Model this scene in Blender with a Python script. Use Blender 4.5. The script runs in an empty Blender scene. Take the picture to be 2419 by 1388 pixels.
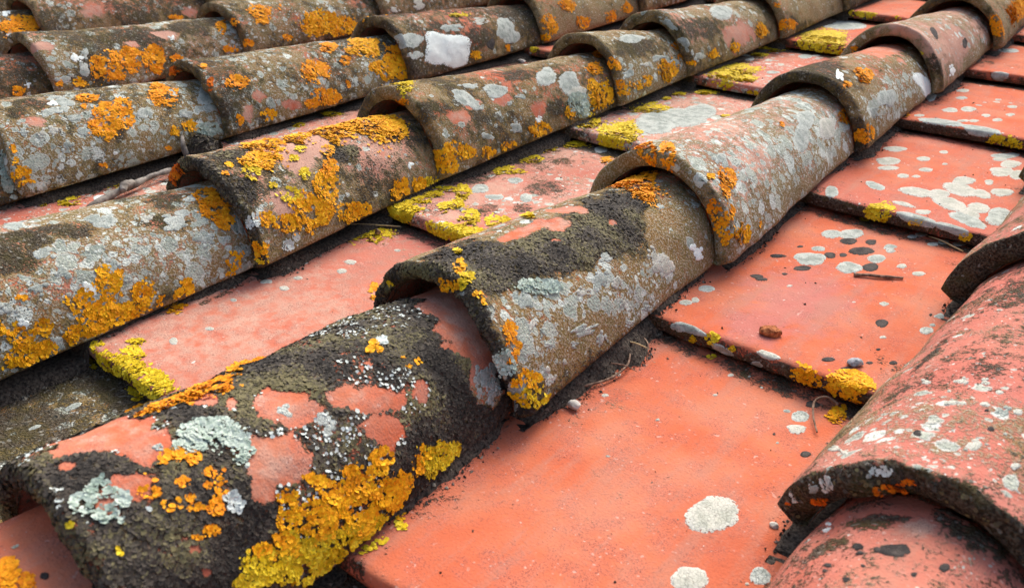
import bpy, math, random
import numpy as np
from mathutils import Matrix, Vector, Euler

# ------------------------------------------------------------------ camera, sky, sun, exposure
scene = bpy.context.scene
SLOPE = math.radians(15)
ROOF_M = Matrix.Translation((0, 0, 0)) @ Matrix.Rotation(SLOPE, 4, 'X')      # roof frame: x along the eaves, y up the slope, z off the roof
cam_d = bpy.data.cameras.new('camera')
cam = bpy.data.objects.new('camera', cam_d)
scene.collection.objects.link(cam)
cam.matrix_world = ROOF_M @ Matrix.Translation((0.3722, -0.7455, 0.3882)) @ Euler((1.0625, 0.0026, 0.6748), 'XYZ').to_matrix().to_4x4()
cam_d.sensor_width = 36.0
cam_d.lens = 36.0 * 2001.3 / 2419.0
cam_d.clip_start = 0.02
cam_d.clip_end = 400.0
cam_d.dof.use_dof = True
cam_d.dof.focus_distance = 0.78
cam_d.dof.aperture_fstop = 14.0
scene.camera = cam

SUN_EL, SUN_AZ = math.radians(58), math.radians(-25)       # azimuth from +Y towards +X
w = bpy.data.worlds.new('World'); scene.world = w; w.use_nodes = True
nt = w.node_tree; nt.nodes.clear()
sky = nt.nodes.new('ShaderNodeTexSky'); sky.sky_type = 'NISHITA'; sky.sun_disc = False
sky.sun_elevation = SUN_EL; sky.sun_rotation = SUN_AZ
sky.air_density = 1.0; sky.dust_density = 6.0; sky.ozone_density = 0.6
bg = nt.nodes.new('ShaderNodeBackground'); bg.inputs['Strength'].default_value = 0.15
wo = nt.nodes.new('ShaderNodeOutputWorld')
nt.links.new(sky.outputs[0], bg.inputs[0]); nt.links.new(bg.outputs[0], wo.inputs[0])
sun_d = bpy.data.lights.new('sun', 'SUN'); sun_d.energy = 1.5; sun_d.angle = math.radians(40); sun_d.color = (1.0, 0.985, 0.955)
sun = bpy.data.objects.new('sun', sun_d); scene.collection.objects.link(sun)
sd = Vector((math.sin(SUN_AZ) * math.cos(SUN_EL), math.cos(SUN_AZ) * math.cos(SUN_EL), math.sin(SUN_EL)))
sun.rotation_euler = sd.to_track_quat('Z', 'Y').to_euler()
vs = scene.view_settings
vs.view_transform = 'Standard'; vs.look = 'None'; vs.exposure = 0.85; vs.gamma = 1.0; vs.use_curve_mapping = False
scene.cycles.max_bounces = 6; scene.cycles.diffuse_bounces = 2; scene.cycles.glossy_bounces = 2

# ------------------------------------------------------------------ numpy noise
def _hash(ix, iy, iz, seed):
    h = (ix * 374761393 + iy * 668265263 + iz * 2147483647 + seed * 1274126177) & 0xFFFFFFFF
    h = ((h ^ (h >> 13)) * 1274126177) & 0xFFFFFFFF
    h = ((h ^ (h >> 16)) * 2246822519) & 0xFFFFFFFF
    return ((h ^ (h >> 15)) & 0xFFFF) / 65535.0
def vnoise(p, freq, seed=0):
    q = np.asarray(p, float) * freq + 1000.0
    i = np.floor(q).astype(np.int64); f = q - i; f = f * f * (3 - 2 * f)
    r = 0
    for dx in (0, 1):
        wx = f[..., 0] if dx else 1 - f[..., 0]
        for dy in (0, 1):
            wy = f[..., 1] if dy else 1 - f[..., 1]
            for dz in (0, 1):
                wz = f[..., 2] if dz else 1 - f[..., 2]
                r = r + wx * wy * wz * _hash(i[..., 0] + dx, i[..., 1] + dy, i[..., 2] + dz, seed)
    return r
def fbm(p, freq, octv=4, seed=0):
    a, s, n = 1.0, 0.0, 0.0
    for k in range(octv):
        s = s + a * vnoise(p, freq, seed + 17 * k); n += a; a *= 0.55; freq *= 2.1
    return s / n
def sstep(a, b, x):
    t = np.clip((x - a) / (b - a), 0, 1); return t * t * (3 - 2 * t)

# ------------------------------------------------------------------ object helpers
coll = scene.collection
def mesh_obj(name, verts, faces, mat, parent=None, attrs=None, smooth=True):
    """verts (n,3); faces (m,3) or (m,4) int array -> ONE mesh object"""
    verts = np.asarray(verts, np.float32); faces = np.asarray(faces, np.int32)
    me = bpy.data.meshes.new(name)
    n, k = faces.shape
    me.vertices.add(len(verts)); me.vertices.foreach_set('co', verts.ravel())
    me.loops.add(n * k); me.loops.foreach_set('vertex_index', faces.ravel())
    me.polygons.add(n); me.polygons.foreach_set('loop_start', np.arange(n, dtype=np.int32) * k)
    me.polygons.foreach_set('use_smooth', np.full(n, smooth, dtype=bool))
    for an, av in (attrs or {}).items():
        av = np.asarray(av, np.float32)
        if av.ndim == 2:
            at = me.attributes.new(an, 'FLOAT_VECTOR', 'POINT'); at.data.foreach_set('vector', av.ravel())
        else:
            at = me.attributes.new(an, 'FLOAT', 'POINT'); at.data.foreach_set('value', av)
    me.update(calc_edges=True); me.validate()
    me.materials.append(mat)
    o = bpy.data.objects.new(name, me); coll.objects.link(o)
    if parent is not None: o.parent = parent
    return o
def tag(o, label=None, cat=None, group=None, kind=None):
    if label: o['label'] = label
    if cat: o['category'] = cat
    if group: o['group'] = group
    if kind: o['kind'] = kind
    return o

# ------------------------------------------------------------------ materials
class NT:
    def __init__(self, name):
        self.m = bpy.data.materials.new(name); self.m.use_nodes = True
        self.t = self.m.node_tree; self.t.nodes.clear()
        self.out = self.t.nodes.new('ShaderNodeOutputMaterial')
        self.b = self.t.nodes.new('ShaderNodeBsdfPrincipled')
        self.t.links.new(self.b.outputs[0], self.out.inputs[0])
    def _in(self, sock, v):
        if isinstance(v, bpy.types.NodeSocket): self.t.links.new(v, sock)
        elif v is not None:
            sock.default_value = (*v, 1.0) if isinstance(v, tuple) and len(v) == 3 and sock.type == 'RGBA' else v
    def attr(self, name, vec=False):
        n = self.t.nodes.new('ShaderNodeAttribute'); n.attribute_name = name
        return n.outputs['Vector' if vec else 'Fac']
    def math(self, op, a, b=None, c=None, clamp=False):
        n = self.t.nodes.new('ShaderNodeMath'); n.operation = op; n.use_clamp = clamp
        self._in(n.inputs[0], a)
        if b is not None: self._in(n.inputs[1], b)
        if c is not None: self._in(n.inputs[2], c)
        return n.outputs[0]
    def vadd(self, a, b, scale=None):
        if scale is not None:
            s = self.t.nodes.new('ShaderNodeVectorMath'); s.operation = 'SCALE'
            self._in(s.inputs[0], b); s.inputs['Scale'].default_value = scale; b = s.outputs[0]
        n = self.t.nodes.new('ShaderNodeVectorMath'); n.operation = 'ADD'
        self._in(n.inputs[0], a); self._in(n.inputs[1], b); return n.outputs[0]
    def vsub(self, a, c):
        n = self.t.nodes.new('ShaderNodeVectorMath'); n.operation = 'SUBTRACT'
        self._in(n.inputs[0], a); n.inputs[1].default_value = c; return n.outputs[0]
    def noise(self, vec, scale, detail=4.0, rough=0.55, color=False):
        n = self.t.nodes.new('ShaderNodeTexNoise'); self._in(n.inputs['Vector'], vec)
        n.inputs['Scale'].default_value = scale; n.inputs['Detail'].default_value = detail; n.inputs['Roughness'].default_value = rough
        return n.outputs['Color' if color else 'Fac']
    def voro(self, vec, scale, feature='F1'):
        n = self.t.nodes.new('ShaderNodeTexVoronoi'); n.feature = feature; self._in(n.inputs['Vector'], vec)
        n.inputs['Scale'].default_value = scale
        return n.outputs['Distance'], n.outputs.get('Color')
    def step(self, x, lo, hi):
        n = self.t.nodes.new('ShaderNodeMapRange'); n.interpolation_type = 'SMOOTHSTEP'
        self._in(n.inputs['Value'], x); self._in(n.inputs['From Min'], lo); self._in(n.inputs['From Max'], hi)
        return n.outputs[0]
    def mix(self, f, a, b):
        n = self.t.nodes.new('ShaderNodeMix'); n.data_type = 'RGBA'
        self._in(n.inputs[0], f); self._in(n.inputs[6], a); self._in(n.inputs[7], b)
        return n.outputs[2]
    def fmix(self, f, a, b):
        n = self.t.nodes.new('ShaderNodeMix'); n.data_type = 'FLOAT'
        self._in(n.inputs[0], f); self._in(n.inputs[2], a); self._in(n.inputs[3], b)
        return n.outputs[0]
    def bump(self, h, dist, strength=1.0):
        n = self.t.nodes.new('ShaderNodeBump'); n.inputs['Distance'].default_value = dist; n.inputs['Strength'].default_value = strength
        self._in(n.inputs['Height'], h); self.t.links.new(n.outputs[0], self.b.inputs['Normal'])
    def done(self, color, rough=0.85, spec=0.3):
        self._in(self.b.inputs['Base Color'], color); self._in(self.b.inputs['Roughness'], rough)
        self.b.inputs['Specular IOR Level'].default_value = spec
        return self.m

def clay_material():
    """weathered terracotta; the per-point masks moss / grey / brown / pale say what grows or has bleached where"""
    N = NT('weathered_terracotta')
    tc = N.attr('tc', True); moss = N.attr('moss'); grey = N.attr('grey'); brown = N.attr('brown'); pale = N.attr('pale'); rose = N.attr('rose')
    n1 = N.noise(tc, 14, 2); n2 = N.noise(tc, 95, 3, 0.6); n3 = N.noise(tc, 520, 2, 0.6); n4 = N.noise(tc, 45, 3, 0.6)
    warp = N.vsub(N.noise(tc, 160, 1, 0.6, True), (0.5, 0.5, 0.5))
    tw = N.vadd(tc, warp, 0.006)
    col = N.mix(N.step(n1, 0.3, 0.7), (0.52, 0.110, 0.043), (0.55, 0.172, 0.084))
    col = N.mix(N.math('MULTIPLY', N.step(n4, 0.42, 0.66), 0.35), col, (0.50, 0.15, 0.105))
    rf = N.step(N.math('ADD', rose, N.math('MULTIPLY_ADD', n2, 0.25, -0.125)), 0.1, 1.0)
    col = N.mix(N.math('MULTIPLY', rf, 0.9), col, N.mix(n4, (0.42, 0.13, 0.108), (0.47, 0.18, 0.155)))
    pf = N.step(N.math('ADD', pale, N.math('MULTIPLY_ADD', n2, 0.8, -0.4)), 0.35, 0.75)
    col = N.mix(N.math('MULTIPLY', pf, 0.85), col, N.mix(n3, (0.50, 0.30, 0.215), (0.58, 0.43, 0.33)))
    # kiln specks and soot grains
    sp = N.math('MULTIPLY', N.step(n3, 0.60, 0.68), N.step(n4, 0.46, 0.62))
    col = N.mix(N.math('MULTIPLY', sp, 0.55), col, (0.12, 0.05, 0.04))
    ws = N.math('MULTIPLY', N.step(N.noise(tc, 330, 0), 0.74, 0.78), N.step(n4, 0.4, 0.6))
    col = N.mix(N.math('MULTIPLY', ws, 0.6), col, (0.66, 0.46, 0.38))
    col = N.mix(N.math('MULTIPLY', N.step(N.noise(tc, 6, 3, 0.65), 0.45, 0.72), 0.45), col, (0.38, 0.092, 0.052))
    dots = N.math('MULTIPLY', N.step(N.noise(tc, 1250, 0), 0.63, 0.68), N.step(N.math('ADD', n4, N.math('MULTIPLY', n2, 0.4)), 0.66, 0.82))
    col = N.mix(N.math('MULTIPLY', dots, 0.75), col, (0.10, 0.035, 0.035))
    st = N.t.nodes.new('ShaderNodeMapping'); N._in(st.inputs['Vector'], tc); st.inputs['Scale'].default_value = (420.0, 60.0, 420.0); st.inputs['Rotation'].default_value = (0, 0, 0.5)
    sc = N.noise(st.outputs[0], 1.0, 1)
    col = N.mix(N.math('MULTIPLY', N.math('MULTIPLY', N.step(sc, 0.60, 0.72), N.step(n4, 0.46, 0.64)), 0.12), col, (0.62, 0.36, 0.28))
    col = N.mix(N.math('MULTIPLY', N.step(N.math('ADD', n1, N.math('MULTIPLY_ADD', n2, 0.5, -0.25)), 0.45, 0.75), 0.24), col, (0.46, 0.24, 0.18))
    col = N.mix(N.math('MULTIPLY', N.step(N.noise(tc, 900, 1), 0.40, 0.65), 0.16), col, (0.30, 0.10, 0.07))
    rs = N.t.nodes.new('ShaderNodeMapping'); N._in(rs.inputs['Vector'], tc); rs.inputs['Scale'].default_value = (70.0, 7.0, 70.0)
    rain = N.noise(rs.outputs[0], 1.0, 3, 0.6)
    col = N.mix(N.math('MULTIPLY', N.step(N.math('ADD', rain, N.math('MULTIPLY_ADD', n3, 0.3, -0.15)), 0.46, 0.70), 0.42), col, (0.36, 0.185, 0.135))
    pit = N.math('MULTIPLY', N.step(N.noise(tc, 800, 0), 0.66, 0.72), N.step(n2, 0.40, 0.62))
    col = N.mix(N.math('MULTIPLY', pit, 0.5), col, (0.17, 0.06, 0.045))
    col = N.mix(0.10, col, (0.40, 0.20, 0.15))
    # brown-olive film
    bf = N.step(N.math('ADD', brown, N.math('ADD', N.math('MULTIPLY_ADD', n2, 0.9, -0.45), N.math('MULTIPLY_ADD', n3, 0.9, -0.45))), 0.36, 0.66)
    bcol = N.mix(N.step(n4, 0.35, 0.65), (0.195, 0.128, 0.042), (0.165, 0.145, 0.055))
    bcol = N.mix(N.step(n3, 0.45, 0.62), bcol, (0.34, 0.29, 0.20))
    col = N.mix(N.math('MULTIPLY', bf, 0.92), col, bcol)
    # crustose grey spots, two sizes
    hs = None
    for sc_, k, dk in ((62, 0.72, 0.0), (150, 0.62, 0.08), (330, 0.5, 0.15)):
        d, c = N.voro(tw, sc_)
        sep = N.t.nodes.new('ShaderNodeSeparateColor'); N.t.links.new(c, sep.inputs[0])
        th = N.math('MULTIPLY', N.math('SUBTRACT', N.math('ADD', grey, N.math('MULTIPLY_ADD', n4, 0.5, -0.25)), N.math('MULTIPLY', sep.outputs[0], 0.9)), k)
        gf = N.step(N.math('SUBTRACT', th, d), -0.02, 0.03)
        gc = N.mix(sep.outputs[1], (0.43, 0.465, 0.385), (0.28, 0.325, 0.275))
        gc = N.mix(N.step(sep.outputs[2], 0.7, 0.75), gc, (0.58, 0.63, 0.56))
        gc = N.mix(N.step(n3, 0.56, 0.68), gc, (0.20, 0.20, 0.17))
        gc = N.mix(N.step(N.math('SUBTRACT', th, d), 0.10, 0.0), gc, (0.52, 0.53, 0.48))
        col = N.mix(N.math('MULTIPLY', gf, 0.93), col, gc)
        hs = gf if hs is None else N.math('MAXIMUM', hs, gf)
    # dark crust / moss
    mf = N.step(N.math('ADD', moss, N.math('ADD', N.math('MULTIPLY_ADD', n2, 0.9, -0.45), N.math('MULTIPLY_ADD', n3, 0.9, -0.45))), 0.40, 0.60)
    mc = N.mix(N.step(n3, 0.38, 0.62), (0.032, 0.027, 0.022), (0.125, 0.104, 0.075))
    mc = N.mix(N.math('MULTIPLY', N.step(n4, 0.45, 0.65), 0.6), mc, (0.085, 0.070, 0.022))
    mc = N.mix(N.step(N.noise(tc, 260, 0), 0.70, 0.76), mc, (0.24, 0.23, 0.19))
    col = N.mix(N.math('MULTIPLY', mf, 0.95), col, mc)
    h = N.math('ADD', N.math('MULTIPLY', n3, 0.45), N.math('MULTIPLY', n2, 0.45))
    h = N.math('ADD', h, N.math('MULTIPLY', mf, N.math('MULTIPLY_ADD', n3, 2.4, -0.4)))
    h = N.math('ADD', h, N.math('MULTIPLY', bf, N.math('MULTIPLY', n3, 0.8)))
    N.bump(h, 0.0014, 1.0)
    return N.done(col, 0.95, 0.06)

def lichen_material(name, cols, dark, trans=0.0):
    """foliose lichen: each little lobe carries a random value v (0..1) and e (0 centre, 1 rim)"""
    N = NT(name)
    v = N.attr('v'); e = N.attr('e'); tc = N.attr('tc', True)
    c = N.mix(N.step(v, 0.0, 0.5), cols[0], cols[1])
    c = N.mix(N.step(v, 0.5, 1.0), c, cols[2])
    n = N.noise(tc, 700, 3)
    c = N.mix(N.math('MULTIPLY', N.step(n, 0.54, 0.68), 0.45), c, dark)
    c = N.mix(N.math('MULTIPLY', N.step(e, 0.45, 0.0), 0.28), c, dark)  # lobe centres coloured darker to imitate shading inside the cup
    N.bump(n, 0.0006, 0.7)
    return N.done(c, 0.75, 0.25)

def crust_material(name, a, b, dark, crack=0.5, rim=(0.62, 0.61, 0.55)):
    N = NT(name)
    tc = N.attr('tc', True); e = N.attr('e')
    n = N.noise(tc, 420, 4, 0.65); n2 = N.noise(tc, 90, 4)
    d, _ = N.voro(tc, 420, 'DISTANCE_TO_EDGE')
    c = N.mix(N.step(n2, 0.35, 0.65), a, b)
    c = N.mix(N.math('MULTIPLY', N.step(n, 0.55, 0.70), crack), c, dark)
    ck = N.math('MULTIPLY', N.step(d, 0.06, 0.0), crack)
    c = N.mix(N.math('MULTIPLY', ck, 0.5), c, dark)
    en = N.math('ADD', e, N.math('MULTIPLY_ADD', n, 1.3, -0.68))
    c = N.mix(N.math('MULTIPLY', N.math('MULTIPLY', N.step(en, 0.70, 0.86), crack), 0.75), c, rim)
    N._in(N.b.inputs['Alpha'], N.step(en, 1.0, 0.93))
    N.bump(N.math('SUBTRACT', n, ck), 0.0007, 0.8)
    return N.done(c, 0.9, 0.15)

def simple_material(name, a, b, scale, rough=0.9, bump=0.0008, detail=5):
    N = NT(name)
    geo = N.t.nodes.new('ShaderNodeTexCoord'); tc = geo.outputs['Object']
    n = N.noise(tc, scale, detail, 0.6)
    N.bump(n, bump, 1.0)
    return N.done(N.mix(N.step(n, 0.32, 0.68), a, b), rough, 0.25)

MC = clay_material()
ML = {
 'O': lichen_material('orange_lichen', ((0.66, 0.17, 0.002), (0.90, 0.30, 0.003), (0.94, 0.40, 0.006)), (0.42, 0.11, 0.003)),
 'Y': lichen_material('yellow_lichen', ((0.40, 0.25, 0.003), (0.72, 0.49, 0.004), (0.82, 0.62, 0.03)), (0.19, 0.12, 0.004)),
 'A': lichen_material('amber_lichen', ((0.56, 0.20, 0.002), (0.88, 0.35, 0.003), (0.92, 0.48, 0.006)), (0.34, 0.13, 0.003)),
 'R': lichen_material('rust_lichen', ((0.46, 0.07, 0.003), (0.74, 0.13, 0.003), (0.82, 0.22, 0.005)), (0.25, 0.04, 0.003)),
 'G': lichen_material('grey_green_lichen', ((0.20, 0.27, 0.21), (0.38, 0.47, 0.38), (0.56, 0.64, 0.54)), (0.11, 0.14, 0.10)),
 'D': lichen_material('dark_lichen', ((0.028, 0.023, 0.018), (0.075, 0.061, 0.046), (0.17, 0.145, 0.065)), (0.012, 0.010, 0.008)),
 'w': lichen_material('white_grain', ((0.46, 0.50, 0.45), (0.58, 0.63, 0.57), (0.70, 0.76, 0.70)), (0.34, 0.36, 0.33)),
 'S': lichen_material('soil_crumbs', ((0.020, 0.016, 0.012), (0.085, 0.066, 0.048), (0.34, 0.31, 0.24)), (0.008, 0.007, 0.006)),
}
MK = {
 'W': crust_material('white_crust', (0.73, 0.79, 0.73), (0.80, 0.86, 0.80), (0.50, 0.54, 0.50), 0.4, (0.80, 0.86, 0.80)),
 'g': crust_material('pale_grey_crust', (0.40, 0.41, 0.34), (0.54, 0.53, 0.45), (0.17, 0.17, 0.14), 0.75),
 'b': crust_material('blue_grey_crust', (0.29, 0.325, 0.285), (0.48, 0.51, 0.455), (0.13, 0.14, 0.12), 0.9, (0.55, 0.58, 0.52)),
 'k': crust_material('black_crust', (0.030, 0.027, 0.026), (0.075, 0.064, 0.056), (0.16, 0.13, 0.11), 0.6, (0.04, 0.034, 0.03)),
}
M_SOIL = simple_material('dark_soil', (0.022, 0.017, 0.013), (0.125, 0.10, 0.075), 420, 0.95, 0.002)
M_BARK = simple_material('grey_bark', (0.07, 0.06, 0.05), (0.30, 0.27, 0.23), 60, 0.9, 0.003)
M_TWIG = simple_material('brown_twig', (0.10, 0.055, 0.035), (0.32, 0.21, 0.14), 220, 0.8, 0.0006)
M_STRAW = simple_material('dry_straw', (0.45, 0.30, 0.12), (0.62, 0.46, 0.24), 200, 0.7, 0.0003)
M_STONE = simple_material('pale_stone', (0.42, 0.38, 0.31), (0.64, 0.61, 0.54), 140, 0.85, 0.0008)
M_GSTONE = simple_material('grey_stone', (0.20, 0.21, 0.22), (0.48, 0.49, 0.50), 260, 0.9, 0.0012)
M_BRICK = simple_material('brick_fragment', (0.20, 0.055, 0.02), (0.55, 0.20, 0.07), 330, 0.95, 0.002)
M_DECK = simple_material('roof_mortar', (0.05, 0.042, 0.036), (0.11, 0.095, 0.08), 60, 0.95, 0.003)
M_GROUND = simple_material('dry_ground', (0.10, 0.09, 0.06), (0.18, 0.16, 0.11), 3, 0.95, 0.01)

# ------------------------------------------------------------------ tile shapes
W_COL = 0.34
ARC = 0.125                      # half the outer arc of a cover tile, in metres
AMAX = 1.36
TILES = {}
class Tile:
    def frame(self, f, t, e=1e-3):
        p = self.surf(f, t)
        pu = self.surf(np.minimum(f + e, 1.0), t) - self.surf(np.maximum(f - e, -1.0), t)
        pv = self.surf(f, t + e * 0.6) - self.surf(f, t - e * 0.6)
        n = np.cross(pu, pv); n /= np.linalg.norm(n, axis=-1, keepdims=True) + 1e-12
        u = pu / (np.linalg.norm(pu, axis=-1, keepdims=True) + 1e-12)
        return p, n, u, np.cross(n, u)
class Cover(Tile):
    kind = 'cover'
    def __init__(s, key, x, y, L, dx=0.0, skew=0.0, hw=(0.089, 0.069), za=(0.113, 0.086), zb=(0.028, 0.020), th=0.016, seed=0, x1=0.0, lipn=0.0042):
        s.key, s.x, s.y, s.L, s.dx, s.skew, s.hw, s.za, s.zb, s.th, s.seed, s.x1, s.lipn = key, x, y, L, dx, skew, hw, za, zb, th, seed, x1, lipn
        s.off = np.array([seed * 1.37 % 7, seed * 2.11 % 5, seed * 0.73 % 3]); s.sm = ARC; TILES[key] = s
    def surf(s, f, t, disp=True, inset=0.0):
        f = np.asarray(f, float); t = np.asarray(t, float)
        lip = np.clip(-t / s.th, 0, 1); tt = np.maximum(t, 0.0)
        fc = np.clip(f, -1, 1); side = np.clip((np.abs(f) - 1) * ARC / s.th, 0, 1)
        dd = 1 - (1 - lip) * (1 - side)
        u = tt / s.L; a = fc * AMAX; off = s.th * dd * 0.98 + inset
        hw = s.hw[0] + (s.hw[1] - s.hw[0]) * u; za = s.za[0] + (s.za[1] - s.za[0]) * u; zb = s.zb[0] + (s.zb[1] - s.zb[0]) * u
        sx = np.sin(a) / math.sin(AMAX); cz = (np.cos(a) - math.cos(AMAX)) / (1 - math.cos(AMAX))
        x = hw * sx; z = zb + (za - zb) * cz
        nx = np.sin(a); nz = np.cos(a)
        x = x - nx * off; z = z - nz * off - 0.003 * np.sin(math.pi * side)
        y = tt - s.skew * fc * (1 - u) - 0.004 * np.sin(math.pi * lip) ** 0.7
        if disp:
            q = np.stack([fc * ARC, tt, np.zeros_like(fc * tt)], -1) + s.off
            d = (vnoise(q, 11, s.seed) - 0.5) * 0.008 + (vnoise(q, 42, s.seed + 3) - 0.5) * 0.003 + (vnoise(q, 130, s.seed + 5) - 0.5) * 0.0009
            d = d * (1 - 0.5 * dd)
            x = x + nx * d; z = z + nz * d
            ql = np.stack([fc * ARC, np.zeros_like(fc * tt), lip * 0.02], -1) + s.off
            y = y + ((vnoise(ql, 30, s.seed + 9) - 0.5) * 2 + (vnoise(ql, 110, s.seed + 10) - 0.5) * 1.0) * s.lipn * np.exp(-tt / 0.02)
        return np.stack([x + s.dx * (1 - u) + s.x1 * u + s.x, y + s.y, z], -1)
    def grid(s, res):
        ns = max(12, int(2 * ARC / res)); ntt = max(8, int(s.L / res))
        w_ = s.th / ARC
        f = np.concatenate([-1 - w_ * np.array([1.0, 0.66, 0.33]), np.linspace(-1, 1, ns), 1 + w_ * np.array([0.33, 0.66, 1.0])])
        t = np.concatenate([-s.th * np.array([1.0, 0.8, 0.6, 0.4, 0.2, 0.08]), s.L * np.linspace(0, 1, ntt)])
        return f, t
class Pan(Tile):
    kind = 'pan'
    def __init__(s, key, x, y, L, w=0.312, zf=0.020, zt=-0.004, th=0.015, seed=0, yaw=0.0):
        s.key, s.x, s.y, s.L, s.w, s.zf, s.zt, s.th, s.seed, s.yaw = key, x, y, L, w, zf, zt, th, seed, yaw
        s.off = np.array([seed * 1.91 % 7, seed * 0.77 % 5, seed * 1.31 % 3]); s.sm = w / 2; TILES[key] = s
    def surf(s, f, t, disp=True, inset=0.0):
        f = np.asarray(f, float); t = np.asarray(t, float)
        lip = np.clip(-t / s.th, 0, 1); tt = np.maximum(t, 0.0); u = tt / s.L
        fc = np.clip(f, -1, 1); side = np.clip((np.abs(f) - 1) * s.sm / s.th, 0, 1)
        x = fc * s.w / 2 * (1 - 0.05 * u)
        z = s.zf + (s.zt - s.zf) * u + 0.026 * sstep(0.76, 0.95, np.abs(fc)) + 0 * tt
        z = z - (s.th * 0.98 + inset * 0) * lip - s.th * side - inset
        z = z - 0.0012 * np.exp(-(tt / 0.002)) * (1 - lip)
        y = tt - 0.0022 * np.sin(math.pi * lip) - s.yaw * fc * s.w / 2 + 0 * fc
        if disp:
            q = np.stack([x + 0 * tt, tt + 0 * x, np.zeros_like(x * tt)], -1) + s.off
            d = (vnoise(q, 7, s.seed) - 0.5) * 0.004 + (vnoise(q, 60, s.seed + 3) - 0.5) * 0.0007
            z = z + d * (1 - 0.4 * lip)
            ql = np.stack([x + 0 * tt, np.zeros_like(x * tt), lip * 0.02], -1) + s.off
            y = y + ((vnoise(ql, 35, s.seed + 9) - 0.5) + (vnoise(ql, 140, s.seed + 10) - 0.5) * 0.7) * 0.0035 * np.exp(-tt / 0.006)
        return np.stack([x + s.x + 0 * tt, y + s.y, z], -1)
    def grid(s, res):
        ns = max(10, int(s.w / res)); ntt = max(8, int(s.L / res)); w_ = s.th / s.sm
        f = np.concatenate([-1 - w_ * np.array([1.0, 0.5]), np.linspace(-1, 1, ns), 1 + w_ * np.array([0.5, 1.0])])
        t = np.concatenate([-s.th * np.array([1.0, 0.75, 0.5, 0.25, 0.08]), s.L * np.linspace(0, 1, ntt) ** 1.0])
        return f, t

def grid_faces(nf, ntt):
    i = np.arange(ntt - 1)[:, None] * nf + np.arange(nf - 1)[None, :]
    i = i.ravel(); return np.stack([i, i + 1, i + 1 + nf, i + nf], -1)

# ------------------------------------------------------------------ the layout of the roof
LIPS = {   # column -> list of (row, y of the lower lip, dx, skew)
 'Z': [(0, -0.70, 0, 0), (1, -0.36, 0, 0), (2, -0.01, 0, 0)],
 'A': [(-1, -1.07, 0, 0), (0, -0.725, 0.012, 0), (1, -0.366, 0.009, 0.018), (2, -0.0104, 0.012, 0.010), (3, 0.34, 0, 0), (4, 0.69, 0, 0)],
 'B': [(-1, -1.0, 0, 0), (0, -0.645, 0.0, 0.004), (1, -0.3595, -0.005, 0.0098), (2, -0.0498, 0.0, 0.0138), (3, 0.3387, -0.005, 0.0123), (4, 0.6702, -0.003, 0.0098), (5, 1.033, 0.001, 0.004), (6, 1.38, 0, 0), (7, 1.73, 0, 0)],
 'C': [(0, -0.69, 0, 0), (1, -0.3356, 0.0047, 0.0052), (2, -0.0634, -0.013, 0.0042), (3, 0.3216, -0.0043, 0.0104), (4, 0.5233, -0.005, 0.0059), (5, 0.8726, 0.0017, 0), (6, 1.22, 0, 0), (7, 1.57, 0, 0), (8, 1.92, 0, 0)],
 'D': [(0, -0.74, 0, 0), (1, -0.399, 0, 0), (2, -0.1299, 0.0023, 0.004), (3, 0.215, 0.0038, 0.0036), (4, 0.5694, 0.005, 0.0057), (5, 0.92, 0, 0), (6, 1.27, 0, 0), (7, 1.62, 0, 0)],
 'E': [(0, -0.53, 0, 0), (1, -0.1933, 0, 0), (2, 0.1467, 0, 0), (3, 0.4837, 0, 0), (4, 0.83, 0, 0), (5, 1.18, 0, 0), (6, 1.53, 0, 0)],
 'F': [(0, -0.39, 0, 0), (1, -0.04, 0, 0), (2, 0.31, 0, 0), (3, 0.66, 0, 0), (4, 1.01, 0, 0), (5, 1.36, 0, 0)],
 'G': [(0, -0.2, 0, 0), (1, 0.15, 0, 0), (2, 0.50, 0, 0), (3, 0.85, 0, 0), (4, 1.2, 0, 0)],
}
COLX = {k: W_COL * (2 - i) for i, k in enumerate('ZABCDEFG')}
PAN0 = {'ZA': (0.51, -0.20), 'AB': (0.17, -0.180), 'BC': (-0.17, -0.1594), 'CD': (-0.51, -0.17), 'DE': (-0.85, -0.10), 'EF': (-1.19, -0.14), 'FG': (-1.53, -0.05)}
L_PAN = 0.349
rng = np.random.default_rng(11)
VAR = {}   # per-tile geometry overrides
VAR = {'A0': dict(hw=(0.086, 0.066)), 'A1': dict(za=(0.108, 0.080), th=0.019, lipn=0.0055), 'A2': dict(lipn=0.005), 'B1': dict(lipn=0.006)}

sd_ = 1
for c, rows in LIPS.items():
    for j, (r, y, dx, sk) in enumerate(rows):
        nxt = rows[j + 1][1] if j + 1 < len(rows) else y + 0.35
        ndx = rows[j + 1][2] if j + 1 < len(rows) else 0.0
        sd_ += 1
        kw = dict(hw=(0.089 + rng.uniform(-.003, .003), 0.069), za=(0.114 + rng.uniform(-.003, .003), 0.077), th=(0.020 if c == 'A' else 0.016) + rng.uniform(-.001, .002))
        kw.update(VAR.get(f'{c}{r}', {}))
        Cover(f'{c}{r}', COLX[c], y, nxt - y + 0.07, dx, sk, seed=sd_, x1=ndx, **kw)
for c, (x, y0) in PAN0.items():
    for k in range(-2, 6):
        sd_ += 1
        kw = dict(yaw=rng.uniform(-.012, .012)); kw.update(VAR.get(f'{c}{k}', {}))
        Pan(f'{c}{k}', x, y0 + k * L_PAN, L_PAN + 0.05, seed=sd_, **kw)

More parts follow.
